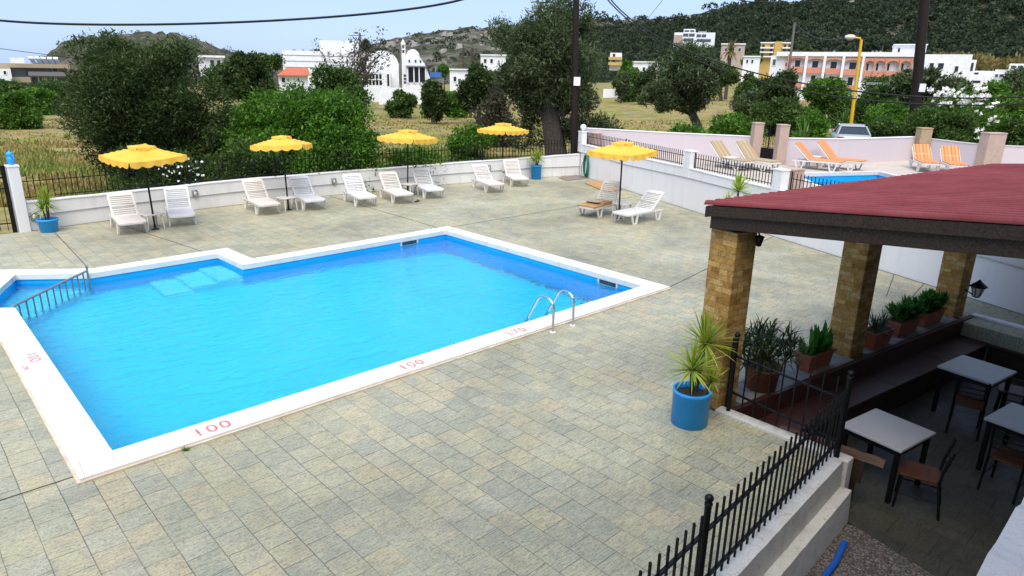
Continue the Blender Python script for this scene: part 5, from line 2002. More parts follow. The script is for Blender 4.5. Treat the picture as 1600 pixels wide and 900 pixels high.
# beige flats at the far left
h = House('apartment_building', 'beige flat roofed apartment block with solar heaters at the far left', 'building', 60, 138, 150)
h.block('wall', 22, 112, 104, 138, M['beige_wall'], 0, 12, down=4)
h.block('roof_slab', 5, 116, 101.5, 107.5, M['beige_wall'], -2.2, 12)
h.block('penthouse', 24, 46, 93, 101.4, M['white_far'], 2, 8)
h.block('balcony', 48, 112, 113, 119, M['grey_wall'], -1.8, -.02)
h.block('balcony', 10, 50, 121, 129, M['beige_wall'], -1.8, -.02)
h.block('shade_wall', 23, 46, 108, 120.5, M['grey_wall'], -.4, -.03)
for a, b, c, d in ((30, 38, 110, 120), (52, 62, 121, 134), (64, 72, 121, 134), (78, 88, 121, 132), (92, 106, 121, 132), (88, 96, 107.8, 112.5), (28, 45, 130.5, 135)):
    h.window(a, b, c, d, M['glass_blue'])
for k in range(5):
    x = 57 + k * 10
    MB().add([(h.u(x), 2, h.w(101)), (h.u(x + 8), 2, h.w(101)), (h.u(x + 5), 4, h.w(94)), (h.u(x - 3), 4, h.w(94))], [(0, 1, 2, 3)]).build('solar_panel', M['glass_blue'], h.root)
    MB().tube([(h.u(x - 4), 4.1, h.w(93.2)), (h.u(x + 4), 4.1, h.w(93.2))], .35, 10).build('water_tank', M['white_far'], h.root)
h = House('white_house', 'small white house peeping out left of the beige apartment block', 'house', 8, 136, 140)
h.block('wall', -14, 22, 109, 136, M['white_far'], 0, 8, down=4)
h.window(-8, -2, 112, 118); h.window(3, 8, 126, 132); h.window(10, 14, 112, 117)
h = House('white_house', 'white flat roofed house glimpsed right of the big left olive tree', 'house', 335, 112, 140)
h.block('wall', 312, 351, 91, 112, M['white_far'], 0, 8, down=1)
h.block('roof_slab', 309, 354, 88, 91, M['white_far'], -.8, 8)
h.window(330, 336, 95, 104); h.window(341, 346, 95, 104)

h = House('long_white_building', 'long plain white building with a taller block behind the bare tree', 'building', 505, 118, 155)
h.block('wall', 444, 566, 82, 118, M['white_far'], 0, 14, down=6)
for yy in (88.5, 97, 106):
    h.block('string_course', 446, 566, yy, yy + .7, M['grey_wall'], -.06, -.004)
for x in (460, 474, 489):
    h.block('roof_unit', x, x + 4, 79.5, 81.9, M['grey_wall'], 3, 5)
h.block('upper_wall', 503, 565, 65, 81.9, M['white_far'], 5, 16)
h = House('house', 'house with an orange tiled roof half hidden by the dark shrubs', 'house', 460, 134, 105)
h.block('wall', 436, 482, 118, 134, M['white_far'], 0, 7, down=5)
MB().add([(h.u(434), -.8, h.w(118.5)), (h.u(486), -.8, h.w(118.5)), (h.u(484), 4, h.w(107)), (h.u(450), 4, h.w(107)), (h.u(486), 8, h.w(118)), (h.u(434), 8, h.w(118))],
         [(0, 1, 2, 3), (1, 4, 2), (4, 5, 3, 2), (5, 0, 3)]).build('roof', M['roof_tile'], h.root)
h.window(441, 446, 122, 129)

# church
h = House('church', 'white domed church with a small belfry and a vaulted hall', 'church', 630, 136, 112)
# vaulted hall
a, b = h.u(573), h.u(624)
mb = MB(); zs, zt = h.w(108), h.w(83)
prof = [(a, -.0)]
N_ = 18
prof = [(a, h.w(136) - 3)] + [(a + (b - a) * .5 * (1 - math.cos(math.pi * i / N_)), zs + (zt - zs) * math.sin(math.pi * i / N_) ** .8) for i in range(N_ + 1)] + [(b, h.w(136) - 3)]
vs = [(x, .0, z) for x, z in prof] + [(x, 14, z) for x, z in prof]
k = len(prof)
mb.add(vs, [tuple(range(k))[::-1], tuple(range(k, 2 * k))] + [(i, (i + 1) % k, k + (i + 1) % k, k + i) for i in range(k)])
mb.build('vaulted_hall', M['white_far'], h.root)
h.block('lean_to', 560, 611, 114.5, 136, M['white_far'], -3, -.02, down=3)
for i in range(7):
    h.window(563 + i * 5.2, 566.6 + i * 5.2, 117.5, 124, None, -3, False); h.window(563 + i * 5.2, 566.6 + i * 5.2, 126, 133, None, -3, False)
h.block('door', 606, 609, 117, 134, M['glass_dark'], -3.06, -2.9)
# front block with sloping right side
poly = [(627, 136), (627, 91), (657, 92), (664, 101), (672, 122), (672, 136)]
mb = MB()
vs = [(h.u(x), -1.5, h.w(y) - (4 if y == 136 else 0)) for x, y in poly] + [(h.u(x), 9, h.w(y) - (4 if y == 136 else 0)) for x, y in poly]
k = len(poly)
mb.add(vs, [tuple(range(k)), tuple(range(k, 2 * k))[::-1]] + [(i, k + i, k + (i + 1) % k, (i + 1) % k) for i in range(k)])
mb.build('front_block', M['white_far'], h.root)
for x in (640.5, 650, 657.5):
    h.window(x - 1.3, x + 1.3, 95.5, 99.5, M['glass_blue'], -1.5, False)
h.block('porch_opening', 638, 665, 106, 128, M['glass_dark'], -1.56, -1.45)
for x in (637.5, 647, 655, 665):
    h.block('porch_column', x - .9, x + .9, 106, 129, M['white_far'], -1.9, -1.57)
h.block('porch_roof', 635, 667, 104, 106, M['grey_wall'], -2.2, -1.51)
for i in range(3):
    h.window(631, 635, 117 + i * 5, 120.5 + i * 5, M['glass_blue'], -1.5, False)
cx_ = h.u(647); r_ = (658 - 636.5) / 2 * h.m
dm = MB().lathe([(r_ * 1.02, h.w(92)), (r_ * 1.02, h.w(90.5))] + [(max(.001, r_ * math.cos(a)), h.w(90.5) + r_ * 1.08 * math.sin(a)) for a in np.linspace(0, math.pi / 2, 10)], 28, cx_, 3.5)
dm.build('dome', M['white_far'], h.root)
bx = h.u(631.7)
bw = 3.3 * h.m
mb = MB()
mb.box(bx - bw, -1.2, h.w(92), bx - bw * .55, -1.2 + 2 * bw, h.w(74)); mb.box(bx + bw * .55, -1.2, h.w(92), bx + bw, -1.2 + 2 * bw, h.w(74))
mb.box(bx - bw * .549, -1.2, h.w(81.5), bx + bw * .549, -1.2 + 2 * bw, h.w(79.5)); mb.box(bx - bw * .549, -1.2, h.w(92), bx + bw * .549, -1.2 + 2 * bw, h.w(86))
mb.box(bx - bw * 1.05, -1.25, h.w(74) + .001, bx + bw * 1.05, -1.15 + 2 * bw, h.w(72.5))
bt_ = mb.build('belfry', M['white_far'], h.root)
MB().lathe([(bw * 1.1, h.w(72.5)), (bw * .5, h.w(68.5)), (.02, h.w(66)), (.02, h.w(64))], 4, bx, -1.2 + bw).build('spire', M['white_far'], bt_)
cwal = House('churchyard_wall', 'white churchyard wall below the domed church', 'wall', 630, 152, 100)
mb = MB()
for x0, x1, y0 in ((592, 606, 143), (606, 640, 138), (640, 676, 134)):
    mb.box(cwal.u(x0), 0, cwal.w(152) - 3, cwal.u(x1) - .01, .4, cwal.w(y0))
mb.build('wall_face', M['white_far'], cwal.root)
h = House('billboard', 'small blue and white roadside panel right of the church', 'sign', 680, 125, 115)
h.block('panel', 672, 690, 113.5, 121, M['blue_sign'], 0, .3); h.block('post', 680, 681.3, 104, 128, M['grey_metal'], .31, .5, down=2)

for (pxc, pyb, D, px0, px1, py0, lab, wins, mt) in (
        (728, 140, 118, 703, 762, 111, 'low white house among the trees right of the church', ((709, 713, 121, 128), (716, 719, 124, 130), (730, 736, 118, 126)), 'white_far'),
        (765, 108, 150, 751, 790, 88, 'white cubic house behind the central olive tree', ((756, 760, 93, 99), (766, 770, 93, 99)), 'white_far'),
        (1008, 122, 150, 986, 1030, 99, 'white house with a pinkish front between the two olive trees', ((992, 996, 106, 112), (1003, 1007, 106, 112), (1014, 1018, 106, 112)), 'white_far'),
        (1144, 92, 225, 1125, 1162, 71, 'white house on the slope left of the yellow apartments', ((1131, 1135, 76, 81), (1142, 1146, 76, 81), (1152, 1156, 76, 81)), 'pink_wall'),
        (1178, 104, 170, 1160, 1186, 90, 'tiny white house left of the salmon hotel', ((1165, 1168, 94, 99), (1173, 1176, 94, 99)), 'white_far')):
    h = House('white_house', lab, 'house', pxc, pyb, D, 0, None)
    h.block('wall', px0, px1, py0, pyb, M[mt], 0, 9, down=6)
    h.block('parapet', px0 - .8, px1 + .8, py0 - 1.8, py0 - .05, M['white_far'], -.3, 9.3)
    for w_ in wins:
        h.window(*w_)
h = House('yellow_house', 'narrow yellow house showing right of the dark utility pole', 'house', 962, 110, 145)
h.block('wall', 952, 970, 84, 110, M['white_far'], 0, 7, down=0)
for y in (90, 98):
    h.block('balcony', 950, 971, y, y + 4.5, M['yellow_wall'], -1.2, -.02)
    h.window(956, 960, y - 4.5, y - .3, None, 0, False)
# villas on the hill
h = House('hillside_villa', 'grey and white glass fronted villas high on the wooded hillside', 'house', 1085, 70, 300)
h.block('wall', 1052, 1116, 52, 66, M['white_far'], 0, 12, down=2)
h.block('upper_wall', 1066, 1084, 46.5, 51.9, M['white_far'], 2, 12)
h.block('upper_wall', 1089, 1102, 49.5, 51.9, M['grey_wall'], 2, 12)
for a, b, c, d in ((1067, 1075, 48, 51), (1076, 1083, 48, 51), (1066, 1074, 53.5, 58), (1075, 1084, 53.5, 58), (1087, 1094, 54.5, 59), (1095, 1102, 54.5, 59), (1067, 1083, 60.5, 65), (1088, 1110, 61.5, 66)):
    h.window(a, b, c, d, M['glass_blue'], 0 if c > 52 else 2, False)
h.block('terrace_wall', 1052, 1065, 56, 68, M['pink_wall'], -2, -.05)
# yellow flats
h = House('yellow_apartments', 'yellow apartment block with white balconies below the wooded hill', 'building', 1210, 92, 235)
h.block('wall', 1186, 1235, 69, 92, M['yellow_wall'], 0, 12, down=8)
h.block('stair_tower', 1208, 1219, 66.5, 92, M['yellow_wall'], -.8, -.02)
h.block('roof_slab', 1185, 1236, 67.4, 69, M['white_far'], -.5, 12)
for y in (72.5, 79, 85.5):
    for a, b in ((1186, 1207), (1220, 1235)):
        h.block('balcony', a, b, y + 2.4, y + 4.4, M['white_far'], -1.4, -.02)
        h.window(a + 2, a + 6, y - 1.5, y + 2.2, None, 0, False); h.window(b - 6, b - 2, y - 1.5, y + 2.2, None, 0, False)

# salmon hotel with arcades
h = House('hotel', 'long white and salmon hotel with arched balconies', 'hotel', 1330, 140, 118)
h.block('wall', 1222, 1420, 87, 140, M['white_far'], .75, 14, down=5)
h.block('side_wing', 1190, 1221.8, 90, 132, M['white_far'], .6, 12, down=5)
h.block('parapet', 1200, 1424, 84.5, 91, M['white_far'], -.15, .74)
h.window(1194, 1199, 96, 105, M['glass_blue'], .6)
h.block('red_plate', 1216, 1219, 101, 106, M['red_sign'], .5, .59)


def arch_bay(px0, px1, py_top, py_spring, py_crown, py_sill, py_bot, y0, y1, mat, n=14):
    a, b = h.u(px0), h.u(px1)
    mb = MB()
    for i in range(n):
        t0, t1 = i / n, (i + 1) / n
        f = lambda t: py_spring + (py_crown - py_spring) * math.sqrt(max(0, 1 - (2 * t - 1) ** 2))
        xa, xb = a + (b - a) * t0, a + (b - a) * t1
        z0a, z0b, zt = h.w(f(t0)), h.w(f(t1)), h.w(py_top)
        mb.add([(xa, y0, z0a), (xb, y0, z0b), (xb, y0, zt), (xa, y0, zt), (xa, y1, z0a), (xb, y1, z0b), (xb, y1, zt), (xa, y1, zt)],
               [(0, 1, 2, 3), (7, 6, 5, 4), (0, 4, 5, 1), (3, 2, 6, 7)])
    mb.build('arch', mat, h.root)
    MB().box(a, y0, h.w(py_bot), b, y1, h.w(py_sill)).build('balcony_parapet', mat, h.root)


left = [1222, 1251, 1281, 1311, 1342]
for i in range(4):
    a, b = left[i], left[i + 1]
    s = i * .9
    arch_bay(a + 2.2, b - 2.2, 91 + s, 97.5 + s, 93.5 + s, 107 + s, 115.5 + s, -.05, .2, M['orange_wall'])
    h.block('pilaster', b - 2.1, b + 2.1, 88, 130, M['white_far'], -.3, .74, down=4)
    h.window(a + 10, b - 10.5, 97 + s, 107.5 + s, None, .75, False)
    h.window(a + 11, b - 12, 119 + s, 131 + s, None, .75, False)
    h.block('balcony_parapet', a + 2.2, b - 2.2, 131 + s, 138 + s, M['orange_wall'], -.05, .2)
h.block('pilaster', 1220, 1223.5, 88, 130, M['orange_wall'], -.3, .74, down=4)
right = [1345, 1360, 1377, 1398, 1415]
for i in range(4):
    a, b = right[i], right[i + 1]
    arch_bay(a + 1, b - 1, 93.5, 103, 97, 112, 120, -.05, .2, M['orange_wall'])
    h.block('pier', b - .95, b + .95, 93.5, 120, M['orange_wall'], -.3, .4)
    h.window(a + 3, a + 6, 101, 111, None, .75, False)
h.block('pier', 1343.5, 1346, 93.5, 120, M['orange_wall'], -.3, .4)
for x in (1352, 1358, 1364, 1290):
    h.block('roof_unit', x, x + 3.5, 81.5, 84.3, M['grey_wall'], 3, 4.2)
h.block('roof_aerial', 1368, 1368.4, 74, 84.3, M['grey_metal'], 3, 3.1)
h.block('stair_tower', 1385, 1434, 73.5, 84.4, M['white_far'], 3, 12)
h.block('tower_roof', 1384, 1435, 72, 73.4, M['white_far'], 2.4, 12.5)
h.window(1392, 1395, 78, 84, None, 3, False)
h.block('end_wing', 1424.5, 1497, 88, 140, M['white_far'], -2, 12, down=5)
h.window(1452, 1460, 100, 108, None, -2); h.window(1440, 1446, 100, 110, None, -2); h.window(1476, 1481, 104, 112, None, -2)
h.block('end_porch', 1497.2, 1505, 95, 140, M['white_far'], -1, 6, down=5)
h.window(1498.5, 1502, 99, 110, None, -1, False)

h = House('white_villa', 'low white villa with a flat terrace roof right of the hotel', 'house', 1520, 140, 125)
h.block('wall', 1502, 1548, 112, 140, M['white_far'], 0, 9, down=5)
h.block('terrace', 1500, 1540, 119, 131, M['white_far'], -3, -.02, down=1)
h.window(1510, 1524, 114.5, 117.5, None, 0, False); h.window(1518, 1530, 126.5, 130, None, -3, False)
h = House('white_apartments', 'white apartment block with large dark windows at the right edge', 'building', 1590, 132, 140)
h.block('wall', 1570, 1625, 101, 132, M['white_far'], 0, 10, down=5)
h.block('side_wing', 1548.3, 1569.8, 110, 132, M['white_far'], 1, 9, down=5)
for a, b in ((1573, 1581), (1584, 1593), (1596, 1605)):
    for c in (104, 112, 119.5):
        h.window(a, b, c, c + 5, M['glass_blue'])
h.window(1557, 1564, 117, 122, M['glass_blue'], 1); h.window(1550, 1555, 117, 122, M['glass_blue'], 1)

# long low building parts seen between the trees
h = House('white_wall', 'low white field wall beyond the meadow between the olive trees', 'wall', 965, 154, 128)
h.block('wall_face', 942, 990, 140, 154, M['white_far'], 0, .4, down=2)
h = House('shade_canopy', 'flat blue grey car park canopy in front of the salmon hotel', 'canopy', 1372, 150, 85)
h.block('roof_panel', 1350, 1396, 130, 133.5, M['grey_wall'], 0, 4)
for x in (1356, 1372, 1390):
    h.block('post', x, x + 1, 133.6, 150, M['grey_metal'], .2, .4, down=2)

# ------------------------------------------------------------------ trees and shrubs
tree('olive_tree', 'huge dark olive tree behind the fence at the left', 'tree', 84, 356, 50, 285, 25.5, L['olive_dark'], 110000, .125, 60, 2, 14, .30, None, .8, .30, .3, .3, 235, [(120, 250, 42, 120), (200, 330, 40, 110), (80, 180, 95, 200), (270, 372, 120, 235), (150, 250, 180, 290), (240, 350, 200, 290)], gz=-.3)
shrub('shrub', 'large bright green bushy shrub behind the second and third umbrellas', 'shrub', 328, 622, 142, 285, 25.5, L['lentisk'], 80000, .115, 60, 3, 10, .30, None, .55, .5, .1, .3, 470, [(345, 430, 150, 230), (420, 520, 132, 230), (500, 600, 165, 260)], gz=-.3)
shrub('shrub', 'dark green shrub below the first umbrella growing along the fence', 'shrub', 150, 345, 225, 292, 24.0, L['darkgreen'], 26000, .10, 30, 33, 8, .36, None, .5, .45, gz=-.3)
tree('tree', 'dark green spreading tree in front of the orange roofed house', 'tree', 466, 582, 106, 205, 48, L['darkgreen'], 32000, .22, 30, 4, 8, .36, None, .9, .5)
tree('tree', 'grey green tree between the big left olive and the orange roofed house', 'tree', 338, 442, 84, 165, 55, L['olive_dark'], 24000, .26, 26, 5, 8, .36, None, .9, .45)
tree('olive_tree', 'tall olive tree beside the thick dark pole in the centre', 'tree', 760, 955, -12, 205, 33.5, L['olive'], 90000, .16, 60, 6, 14, .27, None, .85, .28, .5, .3, 868, [(765, 860, 20, 110), (850, 930, -15, 90), (790, 870, 120, 240), (880, 950, 110, 235), (850, 945, 180, 245)])
tree('olive_tree', 'spreading olive tree with an arched trunk in the meadow at the right', 'tree', 1003, 1152, 72, 185, 44, L['olive'], 48000, .20, 44, 7, 12, .28, None, .9, .3, .28, .2, 1103, [(1000, 1060, 120, 188), (1060, 1130, 70, 130)])
# bare tree
rng = np.random.default_rng(77)
bp_ = P(548, 132, 88); bz = ground_z(bp_[0], bp_[1])
bt = thing('bare_tree', 'thin half bare tree in front of the long white building', 'tree', (bp_[0], bp_[1], bz), YAW)
mb = MB(); tips = []
mm = mpp(bp_)
topz = (132 - 66) * mm + (bp_[2] - bz)
pts = limb(mb, (0, 0, 0), (0, 0, topz * .45), .28, .2, rng)
for k in range(16):
    a = rng.random() * 6.28
    q = np.array([rng.uniform(-46, 50) * mm, rng.normal() * 1.5, topz * rng.uniform(.55, 1.0)])
    pp_ = limb(mb, pts[rng.integers(2, 5)], q, .13, .03, rng, 6, .2)
    tips.append(q)
    for j in range(4):
        q2 = pp_[rng.integers(2, 6)] + rng.normal(size=3) * np.array([1.1, .8, .7]) + np.array([0, 0, .5])
        limb(mb, pp_[rng.integers(1, 5)], q2, .05, .015, rng); tips.append(q2)
mb.build('trunk', M['bark'], bt)
v, f = clump_leaves([(t[0], t[1], t[2], .9, .9, .7) for t in tips], 1700, .3, .13, rng)
np_mesh('crown', v, f, L['brownish'], bt)

veg = [
    ('shrub', 'round bright green bush in the dry field at the left edge', -8, 50, 140, 182, 52, 'green', 5000, .32),
    ('shrub', 'dark bush behind the round one at the left edge', -20, 38, 124, 152, 74, 'darkgreen', 3500, .42),
    ('shrub', 'low green bush in front of the beige apartment block', 36, 96, 134, 166, 66, 'green', 4500, .38),
    ('shrub', 'rounded green bush below the churchyard wall', 603, 652, 142, 176, 68, 'darkgreen', 5000, .36),
    ('tree', 'dark upright olive bush standing alone in the dry field', 648, 702, 122, 193, 60, 'olive_dark', 7000, .36),
    ('shrub', 'bright low bush between the lone olive bush and the brown pole', 688, 735, 142, 176, 72, 'lentisk', 4000, .4),
    ('tree', 'brownish olive tree just left of the tall central olive', 708, 790, 100, 180, 62, 'olive_dark', 7500, .42),
    ('shrub', 'purplish twiggy bush at the foot of the tall central olive', 752, 800, 118, 205, 45, 'brownish', 3000, .3),
    ('tree', 'small olive tree beyond the meadow left of the white field wall', 956, 988, 112, 152, 105, 'olive', 2600, .5),
    ('tree', 'rounded dark tree beyond the meadow in front of the pinkish house', 984, 1030, 112, 155, 100, 'olive_dark', 3600, .5),
    ('tree', 'bright green tree above the white field wall', 966, 1002, 103, 130, 125, 'green', 2000, .6),
    ('tree', 'dark tree right of the spreading olive', 1146, 1200, 112, 168, 80, 'darkgreen', 5000, .48),
    ('tree', 'grey green tree below the left end of the salmon hotel', 1186, 1248, 108, 190, 64, 'olive_dark', 7000, .42),
    ('tree', 'bright green rounded tree left of the yellow street lamp', 1250, 1330, 118, 182, 66, 'green', 7500, .42),
    ('tree', 'dark leafy tree right of the yellow street lamp', 1335, 1405, 128, 205, 50, 'darkgreen', 7000, .34),
    ('tree', 'pale olive tree in front of the hotel, beside the leaning pole', 1388, 1500, 92, 205, 48, 'olive', 12000, .34),
    ('tree', 'bright green tree at the right edge above the oleander', 1522, 1606, 126, 200, 46, 'green', 8000, .32),
    ('shrub', 'dark green bush at the right edge behind the lilac wall', 1556, 1640, 168, 238, 33, 'darkgreen', 7000, .22),
    ('tree', 'olive tree at the right edge below the white apartments', 1560, 1640, 108, 160, 70, 'olive', 5000, .42),
    ('shrub', 'green shrub behind the lilac wall left of the garden gate', 1112, 1182, 172, 226, 40, 'lentisk', 6000, .24),
    ('shrub', 'dark shrub between the spreading olive and the sandy track', 1165, 1262, 148, 205, 56, 'darkgreen', 7500, .32),
    ('shrub', 'low green bushes left of the silver car', 1245, 1302, 172, 218, 46, 'lentisk', 4500, .26),
    ('shrub', 'dense shrub right of the silver car', 1352, 1420, 178, 226, 38, 'darkgreen', 6500, .22),
    ('shrub', 'grey green bush at the foot of the dark pole in the centre', 905, 968, 178, 222, 34, 'olive', 3500, .2),
    ('tree', 'dark treetops left of the long white building', 392, 446, 82, 118, 120, 'darkgreen', 3600, .6),
    ('tree', 'small dark tree against the sky behind the long white building', 482, 506, 73, 92, 170, 'darkgreen', 1400, .6),
    ('tree', 'dark pine beside the tall white block', 562, 580, 60, 84, 170, 'pine', 1200, .6),
    ('tree', 'round green tree left of the yellow apartments', 1158, 1192, 84, 108, 190, 'green', 2200, .8),
    ('tree', 'dark tree right of the narrow yellow house', 968, 990, 92, 116, 135, 'lentisk', 1500, .6),
    ('tree', 'green tree behind the roadside panel right of the church', 684, 704, 100, 120, 125, 'green', 1400, .5),
    ('tree', 'tall reddish dry tree between the hotel and the woods', 1238, 1272, 68, 92, 200, 'olive', 2000, .8),
    ('shrub', 'dense hedge in front of the hotel arcades', 1345, 1432, 117, 142, 92, 'darkgreen', 5000, .45),
    ('tree', 'dark green tree filling the gap below the hotel end wing', 1455, 1530, 125, 165, 75, 'darkgreen', 4500, .42),
    ('tree', 'dark tree beside the white house right of the church', 726, 762, 104, 150, 90, 'olive_dark', 3500, .42),
    ('tree', 'green tree behind the spreading olive in front of the slope', 1040, 1110, 92, 130, 130, 'lentisk', 4000, .6),
    ('tree', 'dark tree above the low white wall left of the hotel', 1100, 1160, 96, 140, 110, 'darkgreen', 4000, .52),
]
for i, (nm, lab, a, b, c, d, D, lf, n, s) in enumerate(veg):
    (tree if nm == 'tree' else shrub)(nm, lab, nm, a, b, c, d, D, L[lf], int(n * 2.4), s * .64, 26, 100 + i, None, .38, None, .9, .5)

shrub('shrub', 'dense dark scrub along the fence between the first and second umbrellas', 'shrub', 300, 470, 222, 290, 24.2, L['darkgreen'], 24000, .10, 30, 34, 8, .36, None, .4, .45, gz=-.3)
shrub('shrub', 'dense green scrub along the fence between the second and third umbrellas', 'shrub', 440, 600, 215, 282, 25.0, L['lentisk'], 24000, .10, 30, 35, 8, .36, None, .4, .45, gz=-.3)
shrub('shrub', 'dark green shrub filling the gap between the big left olive and bright shrub', 'shrub', 300, 420, 150, 285, 27.5, L['darkgreen'], 30000, .12, 36, 37, 8, .36, None, .5, .45, gz=-.3)
shrub('shrub', 'low green scrub behind the fence right of the third umbrella', 'shrub', 590, 700, 222, 268, 26.5, L['lentisk'], 12000, .10, 24, 36, 8, .36, None, .4, .45, gz=-.3)
for i, (lab, a, b, c, d, D, lf, n, s_) in enumerate((
        ('low green undergrowth along the lilac wall below the spreading olive', 1030, 1110, 196, 226, 34, 'lentisk', 12000, .13),
        ('pale green thicket between the spreading olive and the garden gate', 1096, 1172, 185, 226, 37, 'lentisk', 14000, .14),
        ('green thicket at the foot of the grey green tree by the hotel', 1188, 1290, 162, 206, 58, 'lentisk', 14000, .2),
        ('dark thicket behind the sandy track by the street lamp', 1290, 1360, 150, 194, 64, 'darkgreen', 12000, .22),
        ('green thicket right of the street lamp below the hotel', 1352, 1450, 158, 214, 44, 'lentisk', 18000, .17),
        ('leafy thicket under the dark leaning pole', 1425, 1530, 150, 212, 40, 'darkgreen', 18000, .17),
        ('grassy green scrub left of the tall central olive', 690, 780, 196, 238, 36, 'lentisk', 14000, .13),
        ('olive scrub beyond the meadow right of the spreading olive', 1140, 1215, 140, 180, 72, 'olive', 9000, .25),
        ('row of dark bushes beyond the meadow left of the spreading olive', 950, 1030, 132, 154, 110, 'darkgreen', 7000, .3),
        ('belt of dark bushes below the beige apartment block', 40, 125, 128, 152, 95, 'darkgreen', 9000, .3),
        ('belt of dark bushes below the small white house by the left olive', 315, 370, 100, 135, 115, 'darkgreen', 7000, .35),
        ('belt of green bushes below the hillside villas', 1030, 1120, 64, 92, 270, 'darkgreen', 6000, .7))):
    shrub('shrub', lab, 'shrub', a, b, c, d, D, L[lf], n, s_, 30, 300 + i, None, .4, None, .7, .5)
# round dark tree in the neighbouring garden and the white oleander
tree('tree', 'round dense dark green tree leaning over the lilac wall', 'tree', 1408, 1536, 166, 232, 30.2, L['darkgreen'], 40000, .11, 40, 61, 9, .34, None, .85, .5, .11, .25, 1472, None, .8, gz=1.0)
ol = shrub('oleander', 'tall oleander covered in white flowers behind the round dark tree', 'shrub', 1445, 1562, 138, 226, 34.5, L['green'], 11000, .2, 30, 62, 8, .34, None, .6, .3)
rng = np.random.default_rng(63)
c = P(1510, 170, 34.5)
oc = np.array(ol.location)
fl = []
for k in range(95):
    px = rng.uniform(1450, 1545) if k < 75 else rng.uniform(1505, 1562)
    py = rng.uniform(138, 165) if k < 75 else rng.uniform(150, 222)
    q = P(px, py, 34.5 - rng.uniform(1.4, 2.2)) - oc
    ca, sa = math.cos(-YAW), math.sin(-YAW)
    fl.append((q[0] * ca - q[1] * sa, q[0] * sa + q[1] * ca, q[2], .10, .10, .07))
v, f = clump_leaves(fl, 900, .12, .09, rng)
np_mesh('blossom', v, f, M['flower'], ol)
# white flowers on the plants behind the fence
for (px0, px1, py0, py1, nn, host) in ((248, 318, 246, 284, 34, 'dark green shrub below the first umbrella growing along the fence'),):
    ho = [o for o in C.objects if o.get('label') == host][0]
    hc = np.array(ho.location); ca, sa = math.cos(-YAW), math.sin(-YAW); fl = []
    for k in range(nn):
        q = P(rng.uniform(px0, px1), rng.uniform(py0, py1), 21.6 + rng.uniform(0, .5)) - hc
        fl.append((q[0] * ca - q[1] * sa, q[0] * sa + q[1] * ca, q[2], .035, .035, .03))
    v, f = clump_leaves(fl, nn * 7, .06, .045, rng)
    np_mesh('blossom', v, f, M['flower'], ho)
# palm
pb = P(1138, 112, 118); pz = ground_z(pb[0], pb[1])
pm = thing('palm_tree', 'yellowish palm tree behind the spreading olive', 'palm tree', (pb[0], pb[1], pz))
hz = P(1138, 80, 118)[2] - pz
MB().tube([(0, 0, 0), (0, 0, hz)], .3, 8).build('trunk', M['bark'], pm)
v, f = join_blades([blades((0, 0, hz), 50, 2.0, .32, np.random.default_rng(4), -.7, 1.3, 1.2, 5)])
np_mesh('crown', v, f, L['straw'], pm)
# reeds above the right houses
rd = P(1530, 97, 165)
rr_ = np.random.default_rng(6)
cl = [(x * 1.0, rr_.normal() * 2, rr_.uniform(0, 1.2), 3.0, 2, 1.6) for x in np.linspace(-22, 20, 16)]
tr0 = thing('reed_bed', 'band of yellowish dry reeds above the white villa at the right', 'reeds', (rd[0], rd[1], rd[2] - .5), YAW)
v, f = clump_leaves(cl, 3800, .9, .3, rr_, 1.2); np_mesh('foliage', v, f, L['straw'], tr0)
# agaves by the sandy track
for i, (px, py, D, lab) in enumerate(((1258, 205, 43, 'spiky green agave left of the silver car'), (1322, 178, 52, 'spiky agave at the foot of the yellow street lamp'), (1375, 172, 50, 'fan leaved plant right of the yellow street lamp'))):
    p = P(px, py, D); z = ground_z(p[0], p[1])
    t_ = thing('agave', lab, 'plant', (p[0], p[1], z))
    hh = max(.6, p[2] - z)
    v, f = join_blades([blades((0, 0, hh * .55), 60, 1.3, .12, np.random.default_rng(i + 50), -.1, 1.5, .5, 4)])
    np_mesh('leaves', v, f, L['agave'], t_)
    MB().tube([(0, 0, -.1), (0, 0, hh * .55)], .12, 8).build('stem', M['bark'], t_)

# meadow grass: thousands of blades
rng = np.random.default_rng(90)


def grass(n, f0, f1, h0, h1):
    f = f0 + (f1 - f0) * rng.random(n) ** 1.4
    a = rng.uniform(-.72, .62, n)
    x = FH[0] * f + RH[0] * f * np.tan(a); y = FH[1] * f + RH[1] * f * np.tan(a)
    keep = ((y > np.interp(x, [q[0] for q in BACK], [q[1] for q in BACK]) + .45) & (x < 22.6)) | ((x >= 22.6) & (y > 20.5 - (x - 22.6) * 1.75 + .6) & (x < 26.3)) | ((x >= 26.3) & (y > 14.5 + (x < 27) * .2) & (y > 14.0))
    x, y = x[keep], y[keep]
    # keep off bare patches
    bare = np.sin(x * .35 + 1) * np.sin(y * .4) + .5 * np.sin(x * .9 + y * .7)
    k2 = bare < .55
    x, y = x[k2], y[k2]
    z = np.array([ground_z(a_, b_) for a_, b_ in zip(x, y)])
    n = len(x)
    h = h0 + (h1 - h0) * rng.random(n) ** 2
    h *= .7 + .6 * rng.random(n)
    az = rng.random(n) * 6.28
    ln = h * (.2 + .5 * rng.random(n))
    w = .012 + .004 * np.hypot(x, y) * .35
    base = np.stack([x, y, z - .02], 1)
    sd = np.stack([np.cos(az), np.sin(az), 0 * az], 1) * w[:, None]
    tip = base + np.stack([np.cos(az + 1.3) * ln, np.sin(az + 1.3) * ln, h], 1)
    v = np.stack([base - sd, base + sd, tip], 1).reshape(-1, 3)
    return v


V = np.vstack([grass(110000, 22, 42, .08, .34), grass(40000, 38, 75, .05, .2)])
g_o = np_mesh('grass', V, np.arange(len(V)).reshape(-1, 3), M['grass'])
tag(g_o, 'green and straw coloured grass growing over the field', 'grass', None, 'stuff')

